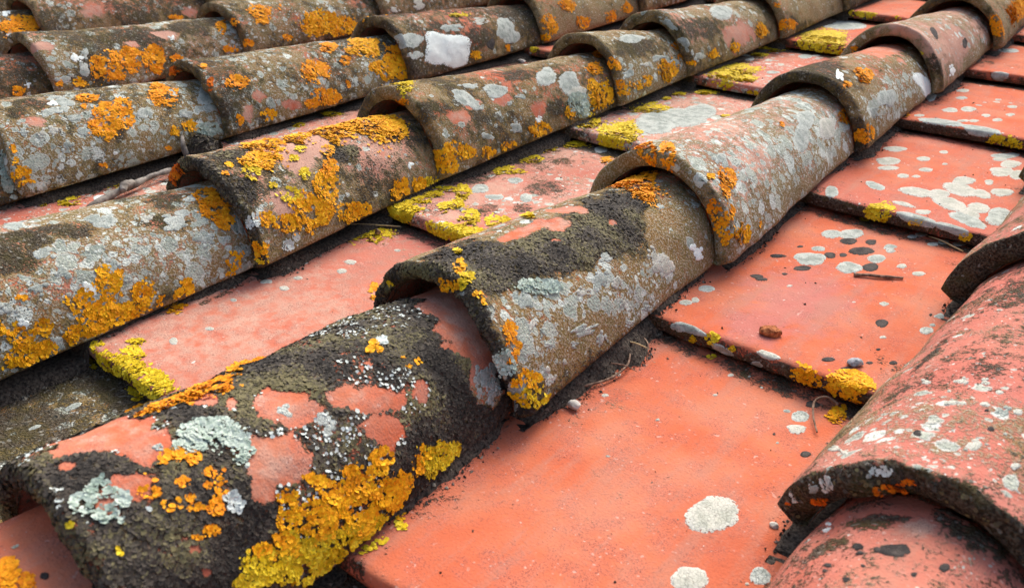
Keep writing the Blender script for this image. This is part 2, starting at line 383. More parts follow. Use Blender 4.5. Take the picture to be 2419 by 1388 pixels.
# which tiles stand in or near the picture
camM = np.array(cam.matrix_world.inverted() @ ROOF_M)
def to_cam(p):
    p = np.asarray(p, float); h = np.concatenate([p, np.ones(p.shape[:-1] + (1,))], -1)
    return (h @ camM.T)[..., :3]
def seen(tile, margin=1.25):
    f, t = np.meshgrid(np.linspace(-1, 1, 7), np.linspace(0, tile.L, 9)); c = to_cam(tile.surf(f, t, False)).reshape(-1, 3)
    d = -c[:, 2]; fx = 2001.3 / 1209.5
    ok = (d > 0.05) & (np.abs(c[:, 0]) / d * fx < margin) & (np.abs(c[:, 1]) / d * fx < margin * 0.6)
    return ok.any(), (d[ok].min() if ok.any() else 9)
SHOW = {k: seen(t)[1] for k, t in TILES.items() if seen(t)[0]}

# ------------------------------------------------------------------ marks: what grows where, in tile coordinates
# kind, tile, centre (s, t) and two half-axes (s, t), in millimetres on the tile's skin (s across, t up from the lip; t<0 is the lip's front face)
MARKS_TXT = """
G D0 75.8 337.6 1.6 5 16.7 -6.7
G D0 93.7 335.1 2.2 6.7 13.6 -5.5
G D0 112 331.2 2.7 7.8 8.6 -2.9
G D1 75.7 -13.2 4 6.7 4.1 -3.5
O F0 63.5 321.2 4.4 35.4 30.5 -13.4
R F1 -66 29.3 -0.5 10 -10.8 1.4
O E1 92 73.8 2.5 12.6 18.5 -9.7
O E1 84.2 116.2 3.5 25.1 17.1 -9.5
O E1 104.8 87.1 3.1 19.2 9.5 -4.8
O E1 78.2 140.8 2.2 14.1 9.2 -5.2
O E1 99.9 126.5 1.8 11.3 10.4 -5
O E1 91.9 167.9 2.9 17.6 20.4 -10.4
O E1 110.3 162.5 2.2 11.7 8 -3.2
O E1 99.7 206.8 1.8 13 7.3 -3.4
A E1 108.7 31.9 2 11.5 7.7 -4.1
O E1 104.3 4.5 1.1 5.8 3.7 -1.9
O E0 95.3 287.9 2.3 10.2 8.1 -3.3
O E1 45.7 321.4 2 11.5 19.1 -11.2
O E1 99.4 312.3 2.8 13 7.4 -2.8
O E2 65 -3.3 6.6 7 5 -2.5
A E2 92.6 185.4 6.8 49.4 23.9 -11.9
A E2 108.3 240.7 6.1 38.7 17.6 -8.1
A E2 95.2 153.6 2.9 20 19.5 -9.5
O E2 107.7 88.9 1.6 11.8 5.3 -2.8
O E2 53 57.3 3.5 20.4 17.5 -12.2
O E2 72.9 51.5 1.7 14.2 6.5 -4.1
O E2 49.8 106.5 0.9 8.1 6.2 -4.4
A D3 -12.5 10.3 14.6 14.4 2 0
O E2 104.7 2.8 1.3 9.5 5.3 -2
O F1 107.3 266.8 2.6 17.1 4.5 -2
O D2 64.3 36.5 2.3 15.1 11.7 -7.6
O D2 67.6 173.4 3.1 21.6 21.8 -14.1
O D2 19.8 229.7 2.8 15 16.1 -11.5
O D2 56.7 235.8 1.7 9.5 8.5 -5.2
A D2 33 287.5 7.9 30.9 31.5 -22.3
A D2 89.5 312.9 9.1 41.5 23.2 -11.9
O D2 60.6 340.3 5.2 19.5 14.7 -8.9
O D2 109.6 167.7 5.6 29.5 12.2 -5
O D2 114 139.1 2.5 12.4 5.7 -2
O D2 101.6 215.4 1.4 6.5 6.9 -3.1
A D2 113.5 62.2 2.8 13.6 6.2 -2.3
O D2 110.9 16.5 1.3 6.5 5.8 -1.8
Y C2 -2 17.6 10.6 7.3 22 -19.4
O D2 26.7 9.9 0.6 4.7 7.3 -4.9
R D2 57.7 4.2 1.2 3.3 8.8 -5.9
R D2 -33.4 -11.9 13.2 -4.3 -9.1 -3.9
O D1 24.7 119.5 2 13.7 11.8 -6.2
O D1 43 105.2 0.9 3.7 4.2 -2.3
O D1 53.5 122.8 3.2 13.4 12.4 -7.1
O D1 49.5 149.6 1.9 10.2 14.2 -8.1
O D1 76.9 114.1 4.5 19.3 12.6 -6.9
O D1 70.5 142.2 1.8 10.5 14.3 -8.2
O D1 39.8 211.8 4.8 16.8 18.5 -10.5
O D1 10.3 215.8 2.7 8.2 11.7 -6.3
A D1 96 217 2.2 10.9 7 -3.3
A D1 97.6 195.4 1.2 5.9 6.5 -2.7
O D1 78 5 0.5 2.8 4.2 -1.3
A D1 105 4.5 2 8 8.8 -3.9
A D1 89.5 5.3 0.5 2.3 3.4 -1
O D1 115.2 91 1.3 5.1 3.3 -1.3
O D1 116.8 178.4 1.1 4.2 2.1 -0.8
Y CD-1 -91.2 226.1 13.4 12.8 16.6 -8.8
Y CD-1 -79.8 157.5 10.5 11 15.5 -7.4
Y CD-1 -91.2 134.2 3.8 4 10.5 -4.8
Y CD-1 -100.3 124.8 2.5 2.3 7.7 -3.4
Y CD-1 -102.9 290.3 6.2 5 15.2 -8.8
Y CD0 -98.7 217.9 9 10.8 11 -9
Y CD0 -89.4 146.5 7.3 6.6 10.1 -7.8
Y CD0 -104.5 44.5 2.8 3 13.5 -9.2
A C1 2.7 220.8 30.3 32.5 35 -28
A C1 36.6 232.7 6.7 17.9 20.4 -17.1
A C1 2.1 167.6 19 16.8 28.3 -21
A C1 2 118.1 10.7 13.7 17 -11.9
A C1 -0.5 74.3 18.9 16.2 27.2 -18
A C1 30.2 48.6 7.2 20.2 12.5 -8.8
Y C1 42.2 32.1 3 9.9 8.1 -5.8
A C1 27.6 15.9 1.8 3.4 5.2 -3.7
O C1 36.2 7.3 1.6 3.8 4.2 -1.9
Y C1 29.1 102.8 2.3 5.2 4.3 -3.3
Y C1 40.3 85.4 1.8 5.5 4.3 -3.3
A C1 41.5 129.4 2.1 8.4 8.1 -6.5
O C1 63.2 115.1 3.2 9.7 9.3 -6.5
Y C1 60.8 84.1 2 6.8 7.5 -5.4
A C1 85 96.3 4.2 14.5 16.4 -10.3
A C1 99.1 64.4 7.2 24.5 16.3 -8.5
A C1 100.6 35.8 4.6 15.7 8.4 -3.9
A C1 90 14.8 2.6 9.1 5.4 -4
Y C1 76.1 53.3 4 12.7 6.4 -4.3
Y C1 62.6 43.1 1.5 4.3 2.6 -1.7
A C1 116 122.2 6.8 21.1 10 -3.6
A C1 114.8 194.8 4.6 13.9 13.2 -5
A C1 118.4 225.5 2.7 8.1 8.1 -2.3
Y BC0 -87 4.1 14.3 9.2 13.5 -13.1
Y BC-1 -93.2 311.5 19.3 18.1 17.1 -15
R C1 -56.6 -11.3 12.3 -6.9 -13.5 -5.5
O C0 24.1 343.9 5.2 8.3 20.3 -11
O C0 45.5 341.3 4.7 12.6 13.9 -7.6
O C0 64.4 340.4 3.5 7.6 10.4 -5.6
b D1 49.5 267.9 1.9 15.3 21.1 -12.2
b D1 73.6 257.2 3.5 14.1 11.4 -6.1
b D1 75.2 85.1 1.8 8.4 8.3 -4.6
b D1 67.6 167 2.7 12.6 11 -6.2
b D1 63.8 24.5 2.1 7.9 4.2 -2.2
b D1 26.3 89.3 5.3 13.6 14.8 -7.9
G D1 106.9 241.5 4.6 18.5 8.4 -3.3
b D1 56.5 89.2 2 9.4 6 -3.3
W D1 106.9 110.8 0.8 3 2.2 -0.8
g D1 67.7 56.1 1.7 7.1 4.9 -2.7
b D1 87.5 61.7 1.6 7.3 6.1 -3
b D1 41.8 64.7 2.8 10.5 8.4 -4.6
g D1 69.1 41.5 1.2 5.3 4.7 -2.5
b D1 82.7 108.6 1.7 7.8 4.1 -2.2
W D1 27.3 76.5 1.2 5.4 6.4 -3.4
b E1 95.2 47.1 1.8 13.1 14.3 -7.6
W E1 73.6 45 1 10.5 8 -4.6
b E1 100.2 14.3 1.8 12.4 6.5 -3.4
b E1 67.1 65.3 1.1 7.7 8.8 -5
W E1 59.8 219 0.7 6.3 4.6 -2.6
W F0 8.4 316.7 3.1 6.4 21.5 -8.1
W F0 78.9 295.9 1.6 6.9 7.8 -3.5
W E0 88.4 305.9 0.9 4.2 4.5 -1.9
b D1 75.3 219.3 2.5 11.4 7.6 -4
b C0 24.3 248.2 6.5 13.8 13.7 -7
W CD-1 -62.7 187.8 7.2 6.8 11.5 -5.8
g C0 35.3 276.2 2 3.9 5 -2.6
b C0 20.5 329.3 3.6 7.1 7.5 -4.1
b C0 74.8 354.3 -1.9 8 12.3 -0.4
w C1 86.5 2.3 1.4 5.4 5.5 -4.9
w C1 117.6 29.8 2.5 7.5 4.1 -1.7
b D3 70 16.5 3.1 27.3 12.2 -8.2
b D1 111.5 229.1 1.2 4.9 4.7 -1.7
M C0 10.7 309.5 9.5 10.8 19.5 -10.1
M C1 9.1 36.2 14.2 21.2 16.8 -11.1
M C1 59.9 7.4 5 16.7 16.5 -11.6
M C1 22.4 -0.3 39.8 13.9 7.1 -6.5
M C1 49.8 145.7 6 18.5 11.9 -9.3
M D1 23 55.2 6 20 11.7 -6.3
M D1 35.1 32.9 3 10.2 8.5 -4.6
M E1 43.9 163.4 12.5 53.9 26.8 -15.4
M E1 33.7 272.6 7.5 46.6 26.3 -15.2
M D1 88.1 123.4 1.7 8 6 -3.2
C D1 54.8 41.4 1.8 8.9 6 -3.5
C E1 46.5 3 3.1 17.9 6.5 -4.6
C E1 49.5 210.4 3.2 17.4 10.2 -6
C F1 73.5 105.4 2.9 19.1 12.3 -6.6
C F1 100 302.9 1.8 14 8.2 -3.8
C C1 11.6 123 13.9 25.8 26.8 -19.9
C C1 39.2 90.7 6 16.2 19.6 -14.6
C C1 81.8 47.2 5.5 18.8 10.8 -7.4
C D2 88.9 58.6 1.8 10.7 5.4 -2.9
C D2 107 103.2 2.8 14.4 6.5 -2.7
C D2 104.6 33.8 1.5 8 12 -5.1
C C1 22.7 64.9 6.5 17.1 13.1 -9.3
C E1 60.4 145 1.4 11.3 5.4 -3.1
C D1 70.3 107 1.7 7.6 4.4 -2.5
W D3 94.1 86.6 10.9 44.5 22.4 -17.5
b D3 61.7 -2.5 14.5 14.9 9.7 -5.6
b D3 -42.2 24.4 -4 11.5 -25.4 14
b D3 58.9 124.2 3.5 23.5 9 -7.8
b D3 80 253.5 2.8 31 25.8 -19
b D3 99.6 263 3.5 26.5 13.3 -7.2
g D3 54.8 201.6 3.3 20.7 7.2 -6.3
b D3 91.5 17 1.8 15.3 9.7 -6.1
A D3 112.5 151.7 2.1 13.3 6 -1.6
O D3 115.1 242.9 1.5 9.3 4.9 -1.5
A D4 117.1 -12.9 1.2 18.4 5.5 -3.2
M D3 85.8 176.2 4.7 35.5 17.8 -11.5
M D3 52.3 90.6 2.5 23.8 11.4 -10.3
M D3 30.5 -5.4 40.7 16.8 4.4 -6.1
M D3 84.3 335.7 5.2 28.3 15.6 -10.3
k D3 104 198.7 1.5 10.8 10 -4.9
g E3 103 21.7 1.5 13.9 6.1 -3.4
g E3 101.7 101.2 2.2 21.2 9.9 -5.6
O D4 73.4 84.4 3.7 25.8 9.5 -7.6
O D4 93.6 13.1 2.6 20.2 11.4 -7.9
A D4 106.8 21.4 2.1 16.7 10.9 -6.2
O D4 104 302 3 23.9 12.3 -6.9
O D4 115.3 230.1 2.7 19.6 13.7 -5.9
O D4 110.2 117.5 3.2 24.8 10.5 -4.5
O D4 81.2 89.8 1.8 13.1 6.1 -4.4
B D4 104.8 100.2 11.4 87.7 17.6 -7.2
Y D3 33.2 165.4 2 21.2 5.7 -5.5
Y CD2 -84.3 -0.7 9.1 1 1.7 -5.5
O C3 71.6 -3.8 7.3 9.8 8 -4.7
O C3 99.1 -3.4 2.6 6.9 6.4 -0.9
O C2 12.4 407.3 4.2 9.1 16.4 -19.1
A C3 104.1 141.4 5.7 32.2 14.8 -7
A C3 108.1 31 3.2 18.9 5.4 -1.9
A C3 106.3 64.4 2.5 15.7 7 -2.9
A C3 109.8 3.1 2.2 11 5.2 -2.4
b C3 34.1 88.5 4.1 31.6 10.7 -13.7
M C3 53.4 81.7 7.7 66.6 16.3 -18.3
b C3 77.9 118.6 2.8 20.2 5.6 -4.3
g C3 84.8 78.1 1.4 14 4.6 -3.8
b C3 91.6 165.7 3.4 22.2 7.3 -5.2
b C3 89.8 23.1 3.3 22.1 5.6 -3.9
b C2 49.8 74.7 14.7 12 6.9 -12
b C2 30.5 99.4 2 14.5 6.9 -6.7
b C2 64.8 84.6 2 11.9 6.6 -5.7
b C2 49 136.1 4.2 20.3 10.9 -9.9
b C2 67 174.4 1.6 10.1 4.9 -3.9
b C2 71.3 144.8 1.3 5.9 3.2 -2.5
b C2 42.3 249.4 4.1 22.3 18.3 -18.6
b C2 64.1 282.4 5.6 24.1 16.6 -13.8
g C2 85.7 282.6 4.7 22.8 12.7 -8.6
G C2 99.7 283.3 5.5 25.1 16 -7.5
W C2 103.8 187 1.9 9.1 6 -2.8
b C2 102.8 139.4 2.8 12.3 7 -3
b C2 101.6 82 1.9 9.7 5.4 -2.5
A C2 97.5 336.9 6.2 29.7 21.4 -11.7
A C2 76.9 328.5 2.3 12 8.5 -6.5
O C2 50.5 355.6 3.5 19.8 10.8 -10.9
A C2 109 254.9 2.6 11.7 9.4 -3.4
A C2 115.9 184 6.1 26.6 8.5 -3.3
A C2 109 34.7 3.6 17 6.5 -3
A C2 100.1 16.8 2.8 14.4 4.8 -1.8
A C2 118.1 73.2 3 13.7 7 -2.7
A C2 119.1 108.5 2.3 9.9 4.8 -1.3
A C2 119 125.6 1.6 6.7 2.9 -1
C C2 63.9 137 3.9 17.4 7.1 -5.8
C C2 88.8 196.4 2.8 13.5 11.2 -6.7
C C2 71.1 49.2 2.5 13.9 5.9 -4.9
C C2 59.3 82.8 2.8 17.5 7.1 -6.4
M C2 96.3 231.8 4.7 21.4 11.6 -5.8
M C2 55.6 13.4 4.6 25.3 12.3 -10.6
M C2 26 197.9 9 35 13.1 -13.5
G C2 113.8 286.1 3.6 15.3 7.4 -2.5
O C2 11.4 -16.4 18.9 7 -11 -8.4
A C2 111.5 -1.2 3.3 14.5 12.9 -3.2
A C2 105 -4.9 3.1 16.5 9.9 -2.3
A C1 116.6 226.9 3.5 10.7 8.1 -2.5
W C1 91.1 224.9 1.4 4.7 4.1 -2.5
Y C1 122.6 251.3 6.7 19.4 6.5 -1.7
Y BC0 -91.3 186.2 14.1 14 12.9 -15.2
Y BC0 -97.6 247.1 11.7 11.3 11.7 -14.4
Y BC0 -117.1 248.8 5.8 7.8 5.9 -7
Y BC0 -112.6 303.8 10 10.8 13.9 -17.4
Y BC0 -91.7 341.1 12.9 11.6 11.2 -15.1
Y BC1 -104 36.2 13.2 13.3 16.8 -24.2
Y BC1 -40.9 24 22 22.8 29.2 -46
Y BC1 -38.6 -3.6 18.4 3.9 1.7 -7.3
Y BC1 -50.3 66 10.4 11 17.6 -28.2
Y BC1 -80.2 177.8 20.5 22.5 15.5 -25.7
Y BC1 -70.6 334.2 12.6 13.2 9.9 -18.3
Y BC1 -97.1 287.3 8 8.9 6.1 -10.5
Y BC1 -96.4 247.1 6.9 7.6 7 -11.7
Y C2 119.3 292.6 3.9 16.1 2.5 -0.6
b BC1 -25.4 146 37.5 37 30.6 -54
b BC1 -23.5 92.5 23.4 23.2 19.9 -34
b BC1 -17.1 211.2 19.8 18.9 22.9 -42.9
b BC0 -54 347.5 7.2 6.7 8.5 -12.2
b BC0 -57.9 166.7 7.5 7.9 7.2 -8.6
b BC0 -67.1 112.5 8.5 9 10.2 -11.6
b BC0 -10.6 128.1 5.6 6 10.9 -13.7
b BC0 -38.3 104.3 8.7 8.4 5.9 -6.9
M BC0 -95.2 128.5 15.7 17.2 10.9 -12.1
M BC0 -19.7 169.9 17 16.1 15.5 -20
M BC0 8.6 100.7 8.5 8.3 8.6 -10.8
M BC0 -17.2 67.3 9.4 9.9 14.3 -16.6
M BC0 -62.3 269.6 10.4 9.4 8.6 -11.4
Y BC0 -86.9 9.9 14.7 12.1 18.7 -18.3
Y BC0 -92 36.5 10.7 11.3 9.8 -9.9
Y BC0 -92.7 59.8 7.9 9.1 8.1 -8.5
Y BC0 -95.5 82.9 11.2 11.8 7 -7.4
Y BC0 -73.5 89.2 6.6 6.3 16 -17.5
Y BC0 -52.9 54.9 6.4 7.4 9.3 -10.1
Y BC0 -17.7 36.1 8 8 17.3 -19.4
Y BC0 -54.1 36.4 3.3 3.4 13.2 -14
Y BC0 -15.7 -1.7 29.1 8.9 1.8 -12.1
Y BC0 14 6 16.6 9.8 9.7 -11.7
Y BC0 14.6 47.6 9.1 9.5 13.2 -15.9
Y B1 -32.2 137.9 10.8 -3 12.9 -13.7
Y BC0 -84.3 -10.7 19.6 6.1 -7.2 -11.2
W BC0 -1 -0.2 4.7 1.4 0.4 -2.2
C BC0 -55.9 124.8 12.9 13.6 15.9 -18.6
C BC0 -26.6 23.5 7.9 8 10.5 -11.4
P B4 34.3 -4.3 72.7 17 19.2 -22.5
P B4 78.8 157.2 17.5 116.4 26.2 -45.7
P B4 4.1 -4.5 33 4.7 4.4 -14.8
k B4 43.4 70.2 14 -12.3 1.2 -16
k B4 82 190.4 2.2 13.1 8 -12.8
O B4 -76.7 -14.3 4.5 -6.1 -4 -3.6
O BC3 18.8 -9.9 6 1.1 0.6 -5.6
Y B4 60.6 -14.7 2.5 3.2 2.1 -1.7
W B4 108.9 67.5 3.7 23.3 6.8 -5.6
M B4 89.6 -0.8 6.6 12.4 13.2 -3.8
O B5 91.3 -0.8 7.8 18.2 17.8 -3.4
O B5 87.1 188.9 10.4 83 18.7 -36.7
O B5 78.5 250.2 6.4 56 13.4 -40.4
b C4 34.5 -6.7 20.3 2.5 -0.9 -6.8
b C4 102.9 21.9 2.4 19.2 7.1 -4.3
b C4 32.6 192.3 6.7 30.4 20.4 -32.6
A C4 95.7 281.6 3.8 26.2 15.2 -9.8
A C4 108.5 154.4 2.7 15.4 6.9 -2.3
A C4 107.7 74.5 2.3 16.5 6.3 -2.5
O C3 89.3 195.6 2.5 15.4 6.2 -5.1
A C4 109.8 -0.8 2.2 8.1 4.1 -0.8
O C3 64.2 197.7 1.4 14.8 7 -8
M C4 55.6 41.8 3.2 47.6 17.6 -24.9
M C4 66.3 81.2 4.8 48.1 18.2 -20.7
C C4 92 188.8 7.3 54.2 18.1 -16.8
O C5 107.7 7.7 3.9 36.9 7.8 -4.2
O C5 70.9 -2.1 2.8 3.3 5.2 -2.2
M C5 104.4 89.4 7.5 73.9 17.6 -11.8
B C5 97.2 153.9 10.6 108.3 19.8 -14.1
b C4 79.6 -3.7 -0.9 6.8 12.9 3.3
Y BC2 -66.5 98.4 25.9 27.9 23.7 -49
Y BC2 -66.1 38.2 18.7 20.4 25.1 -50.3
Y BC2 -28.6 39 14.5 15.6 11.6 -24.8
Y BC3 -45.6 90.7 31.3 40 33.6 -89
Y BC3 -36 10.6 23.2 19 26.4 -66.7
Y BC3 -2.9 21.8 16.1 20.5 17.2 -47.7
Y BC2 -109.3 330.3 20.8 28.3 10.7 -22.9
Y BC2 -106.5 261.5 11.7 13.6 8 -16.9
b BC2 -108.6 221.1 9 10.9 12.9 -26.4
Y BC4 -57.6 -2.1 25.6 3.1 2.6 -9.1
Y BC4 -80.3 -3.1 9.3 1 1.5 -5.6
Y BC4 16.3 -0.4 6.4 1 1.4 -4.3
b BC3 -77.8 298 33 39.4 25.1 -68.3
b BC2 -32 311.1 10.7 12.6 8.4 -20.6
g BC2 -34.1 202.1 4.6 4.8 5 -11.6
g BC2 -68.8 226.3 5.9 5.2 5 -11
b BC2 -15.9 122.6 8.6 9.7 6.3 -14.4
g BC2 -20.3 334.3 5.1 5 3.9 -9.5
C B3 -5.9 291 31.9 30.2 24.6 -62.3
M B3 -6 38.8 31.3 25.6 39.8 -93.2
M B3 -13.5 -2.9 25.4 0.9 2.9 -8.2
b B3 86.6 111.1 6.6 36.6 10.7 -16.4
W B3 104.8 298.5 0.9 29.9 23.7 27.2
b AB2 -110.2 185.7 5.9 7.4 13.2 -47.8
Q B3 85 219.6 23.2 116.3 19.2 -22.2
Q B3 99.8 106.1 18.9 93.8 18.4 -12.2
O B3 44.7 88.6 5.3 19.6 9.8 -21.9
O B3 32.3 88.9 2.3 8.5 4.2 -10
O B3 46 15.5 2.6 10.7 3.3 -6.9
B B3 118.2 194.8 37.8 172.2 29.6 -9.1
O B2 71.2 393 7 26.4 10 -13.2
O B3 109.1 6.1 4.7 23.2 9 -3.2
O B3 109.7 -10 0.6 7.2 6.2 -0.5
Y BC2 4 -13.9 11.5 1.8 -2.9 -8.5
O AB2 -99.6 17.6 4.9 3.7 4.3 -14.1
W B3 23.8 37.3 -2.6 16.7 10.3 -12.8
b B3 92 45.3 0.2 13.7 8.7 5.8
P B2 0.6 130.9 29.1 54.6 31.8 -60.8
P B2 58.3 114.8 13.4 52.3 16 -25.2
Q B2 62.7 299.6 25.3 87.1 27.5 -44.2
Q B2 75.3 221.8 30 107.2 26.6 -35.7
b B2 40.4 52.7 -1.3 13.8 8.8 -1.3
b B2 64.5 237.9 5.8 18.9 14.9 -22.2
b B2 45.5 286.8 6.8 24.3 11.9 -24
g B2 69 322.3 6.5 24.7 12.7 -20.6
O B2 -40.1 25.1 20.6 -11.9 25.4 -39.7
O B2 -1.2 10.7 6.3 5.5 13.4 -22.2
O B2 59.1 35.5 4.8 17.6 7 -11.1
O B2 69 16.5 3.6 13.2 5.1 -7.8
A B2 51.2 9.3 2 5.9 2.6 -3.9
O B2 86 5.4 2.1 7.4 6 -5.4
A B2 107.7 20.7 5.7 20.1 8 -2.2
O B2 36.3 221.5 1.7 4.8 2.7 -5.2
Y BC1 26.4 217.1 5.8 5.7 3.8 -7.6
A BC0 -19 310.8 6.4 5.2 8.6 -12.7
O B2 113 64.6 0.9 3.1 4.2 -1.7
B B2 123.2 131.4 20.9 69.1 19.2 -7.8
M AB0 -116.2 361.7 2 0 19.6 -45.4
O B1 -17.7 285.6 27.7 8.8 31.3 -39.4
O B1 15.6 263.6 4.1 7.3 10.8 -14.5
b B1 39.3 257 1.7 4.5 3.7 -4.9
b B1 55.8 305.1 2.6 5.5 4.6 -6.2
O B2 78.1 -8.6 3.1 5.8 8.3 -4.1
O B2 93.4 -7.3 2 6.1 8.3 -1.7
A B2 105.6 -4.5 1.1 4 7 -0.6
g AB1 -77.7 252.3 11.9 10.6 4.2 -13.3
g AB1 -35.7 234.3 8 7.2 3.2 -11.3
g AB1 -69.2 190 12.9 12.5 5 -15.8
g AB1 -58.7 160.3 9.8 10.3 2.9 -9.3
g AB1 -19.9 185.8 6.9 5.8 2.5 -8.9
g AB1 -34.8 141.8 5.6 5.8 2.7 -9.3
g AB1 -21.4 149.4 5 4.3 1.7 -6
b AB1 -48 77.4 12.3 -1.4 3.5 -14.1
g AB1 -22.9 282.2 5.2 4.7 2.2 -8.4
g AB1 -7.2 226.5 3.2 2.5 1.2 -4.5
g AB1 27.2 170.4 10.9 8.5 4.2 -17.8
g AB1 54.7 184.6 4.9 4.6 2.2 -10.9
g AB1 -4.3 88.3 19.8 5.5 4 -16.8
g AB1 18.5 97.8 10.9 9.9 4.8 -18.6
g AB1 34.6 134 18.7 -3.9 4 -24.5
g AB1 56.7 128.8 11.4 -2.3 2.4 -17.2
g AB1 35.7 74.4 21 -6.4 3.2 -21.5
g AB1 59.7 57.3 12.8 -5.1 1.6 -13.2
g AB1 64 78.6 10.6 9.1 3.7 -17.2
g AB1 74 155.3 12.1 10.2 2.9 -14.3
g AB1 57.1 243.7 12.1 11.7 4.2 -21.7
g AB1 75.7 242.6 8.5 8.3 4.3 -24.8
b AB1 63.4 32.6 21.7 -10.8 1.9 -17.7
b AB1 87.5 67.5 12 10.3 5 -26.1
g AB1 22.2 26 7.3 6.8 2.1 -8.1
g AB1 -2.7 35.6 11.1 -0.4 1.5 -7.2
g AB1 43.6 302.4 7.2 7.1 2.1 -10.5
g AB1 59.4 287.2 10.8 10.1 3.9 -21.1
b AB1 47.4 328.1 14.8 14.7 2.9 -14.9
g AB2 -41.1 122.2 8.7 10 3.8 -16.1
g AB2 -11.6 103.7 4.9 4.5 2.4 -11.2
g AB2 6.7 88.8 5.6 7.1 2.2 -11.5
g AB2 -59.3 96.2 8.9 8.2 4 -15.4
g AB2 -28.6 43.2 7.6 7.2 2.1 -9.2
g AB2 -17.3 54.5 5.6 5.8 2.1 -9.5
g AB2 -79.5 254.6 8.7 8.5 3.3 -13.9
b AB2 -67.8 196.1 8.4 8 2.6 -10.3
g AB2 -84.2 31 5.6 5.4 2.4 -8.7
b AB2 -47.1 15.2 31.2 3.1 3.6 -15.6
b AB2 1.5 9.2 31.9 3.1 3.6 -19.1
Y AB2 23.8 -11 10.2 2.7 1.9 -9.4
Y AB2 45.3 -11 12.2 3.3 1.7 -11.3
g AB2 6.5 192.6 6.3 5.9 1.9 -10.2
g AB2 14.6 138.1 5 4.5 1.6 -8.4
g AB2 -20.3 225.8 4.3 4 1.4 -6.6
b AB3 -45.4 -3.2 12.8 2 2.9 -10.4
b AB3 -84.1 255.1 15 18.4 5.2 -25
Y AB1 -18.4 0.6 11.7 7.3 6 -18.8
b AB1 -77.5 18.8 6 5.4 7.7 -20.7
b AB1 19.9 1.9 21.1 -0.3 2.2 -11.4
b AB1 55.8 -0.1 19.8 -2.3 -0.3 -7.5
Y AB1 20.3 -5.3 8.4 2.8 0.6 -3.4
Y AB1 71.8 -5.6 5.5 1.8 1 -4.2
Y AB0 -36.2 365.3 3.8 3.7 2.3 -6.6
Y AB1 -4.2 -15 2.8 0 0.4 -0.6
b AB0 -47.1 289.9 9.3 9.3 4.9 -12.9
b AB0 -30 307.5 10.8 11.2 5.3 -14.9
b AB0 -42.1 239.5 5.5 5.1 2.8 -7.1
b AB0 -37.9 207.7 13.4 12.4 6.4 -16.1
b AB0 -0.7 213.6 11.4 10.1 5.2 -14.7
b AB0 13.5 255.7 7.7 6.5 4 -12.4
b AB0 12.6 299 5.7 5.3 2.5 -8.2
b AB0 17.1 287.6 4.2 3.8 1.8 -5.8
g AB0 38.8 252.9 4.3 4 1.8 -6.2
g AB0 57.1 245.3 5.4 4.6 1.6 -5.7
g AB0 51.6 155.4 3.5 3 1.4 -4.4
b AB0 97.5 165.7 3.9 3.3 1.4 -5.7
b AB0 94.9 129.7 4.7 3.8 1.8 -7
g AB0 69.7 92.5 2.4 2.3 0.9 -2.9
g AB0 -29.1 132.8 2.2 2.1 1 -2.6
g AB0 -84.6 38 4.7 4 2.7 -4.9
g AB0 -81.2 47.8 3.3 2.9 2.7 -5
b AB0 -85.7 75.9 6 5.6 4 -7.8
k AB0 -6 265.7 10.6 9.4 4.1 -12.2
k AB0 -25.3 283.3 7 7.2 3.6 -10.2
k AB0 -26.6 230.5 5.5 4.9 2.6 -6.9
k AB0 -16.8 241.3 3 3.1 2.2 -6
k AB0 15.2 228.7 6.7 6.2 3.5 -10.6
k AB0 -35.8 180 7.1 6.8 2.4 -5.8
k AB0 61.4 118.4 5 4.3 2.4 -7.9
k AB0 -7.4 297.5 5.8 5.2 2.8 -8.5
k AB0 -58.8 231.3 2.7 2.7 1.3 -3.2
k AB0 -61.8 132.7 5 4.6 2.1 -4.5
k AB0 -55 129.4 4.3 4 1.7 -3.6
k AB0 -43.5 155.4 2.3 2 1.1 -2.6
k AB0 -66.6 191.9 6.1 5.3 1.8 -4
k AB0 47.7 24.8 4.9 4 1.5 -3.9
k AB0 74.4 41.7 2.4 2.1 0.8 -2.7
k AB0 73 68.8 1.7 1.5 0.6 -2
k AB0 88.9 54.5 2.6 2.5 1.2 -4.1
k AB0 63.9 19.8 4.2 3.6 1.3 -3.7
b AB0 28.1 361.3 6.1 5.2 2.1 -7.3
b AB0 22.7 346.9 3.8 3.3 1.3 -4.8
b AB0 47.1 339.3 5.2 4.4 1.5 -5.6
b AB0 54 355.1 5.8 4.9 1.9 -7.8
b AB0 69.2 359.3 6.1 4.6 1.4 -6
b AB0 96.3 143.7 2.2 1.8 0.8 -3
k AB0 90 163 1.2 1 0.8 -2.9
b AB0 -59.4 -0.6 16.8 -1.6 -0.7 -3.9
b AB0 -70.1 -1.2 7.1 2.1 1.3 -4.7
b AB0 -28.9 -9.8 10.9 -2.3 -1.3 -4.6
b AB0 0.1 -13.4 6.6 3.2 -0.1 -5.1
g AB0 8.2 2.4 11.4 0.2 1 -4.1
Y AB0 -39.2 -1.9 5.8 1.7 1.9 -5.7
Y AB0 -56.4 -11.2 3.2 1.4 -0.1 -5
Y AB0 -22.1 -4.4 2.9 1.2 0.6 -2.9
A AB0 36.1 -4.6 7 2.9 1.5 -8.4
A AB0 45 -7.9 7.9 3.7 0.9 -9.2
A AB0 67.9 6.5 11.6 8.6 4.2 -10.7
A AB0 75.1 -1.5 15.7 6.3 2 -8.3
A AB0 64.8 -12.1 7.7 4.7 1 -10.1
A AB0 80.6 7.4 6.2 4.3 3.1 -9.3
A AB0 79.8 -13.9 5.1 3.8 0.6 -6.8
Y AB-1 -39.1 346 3.2 2.9 1.9 -3.7
U AB0 -9.3 114.1 50.9 45.7 36.3 -90.2
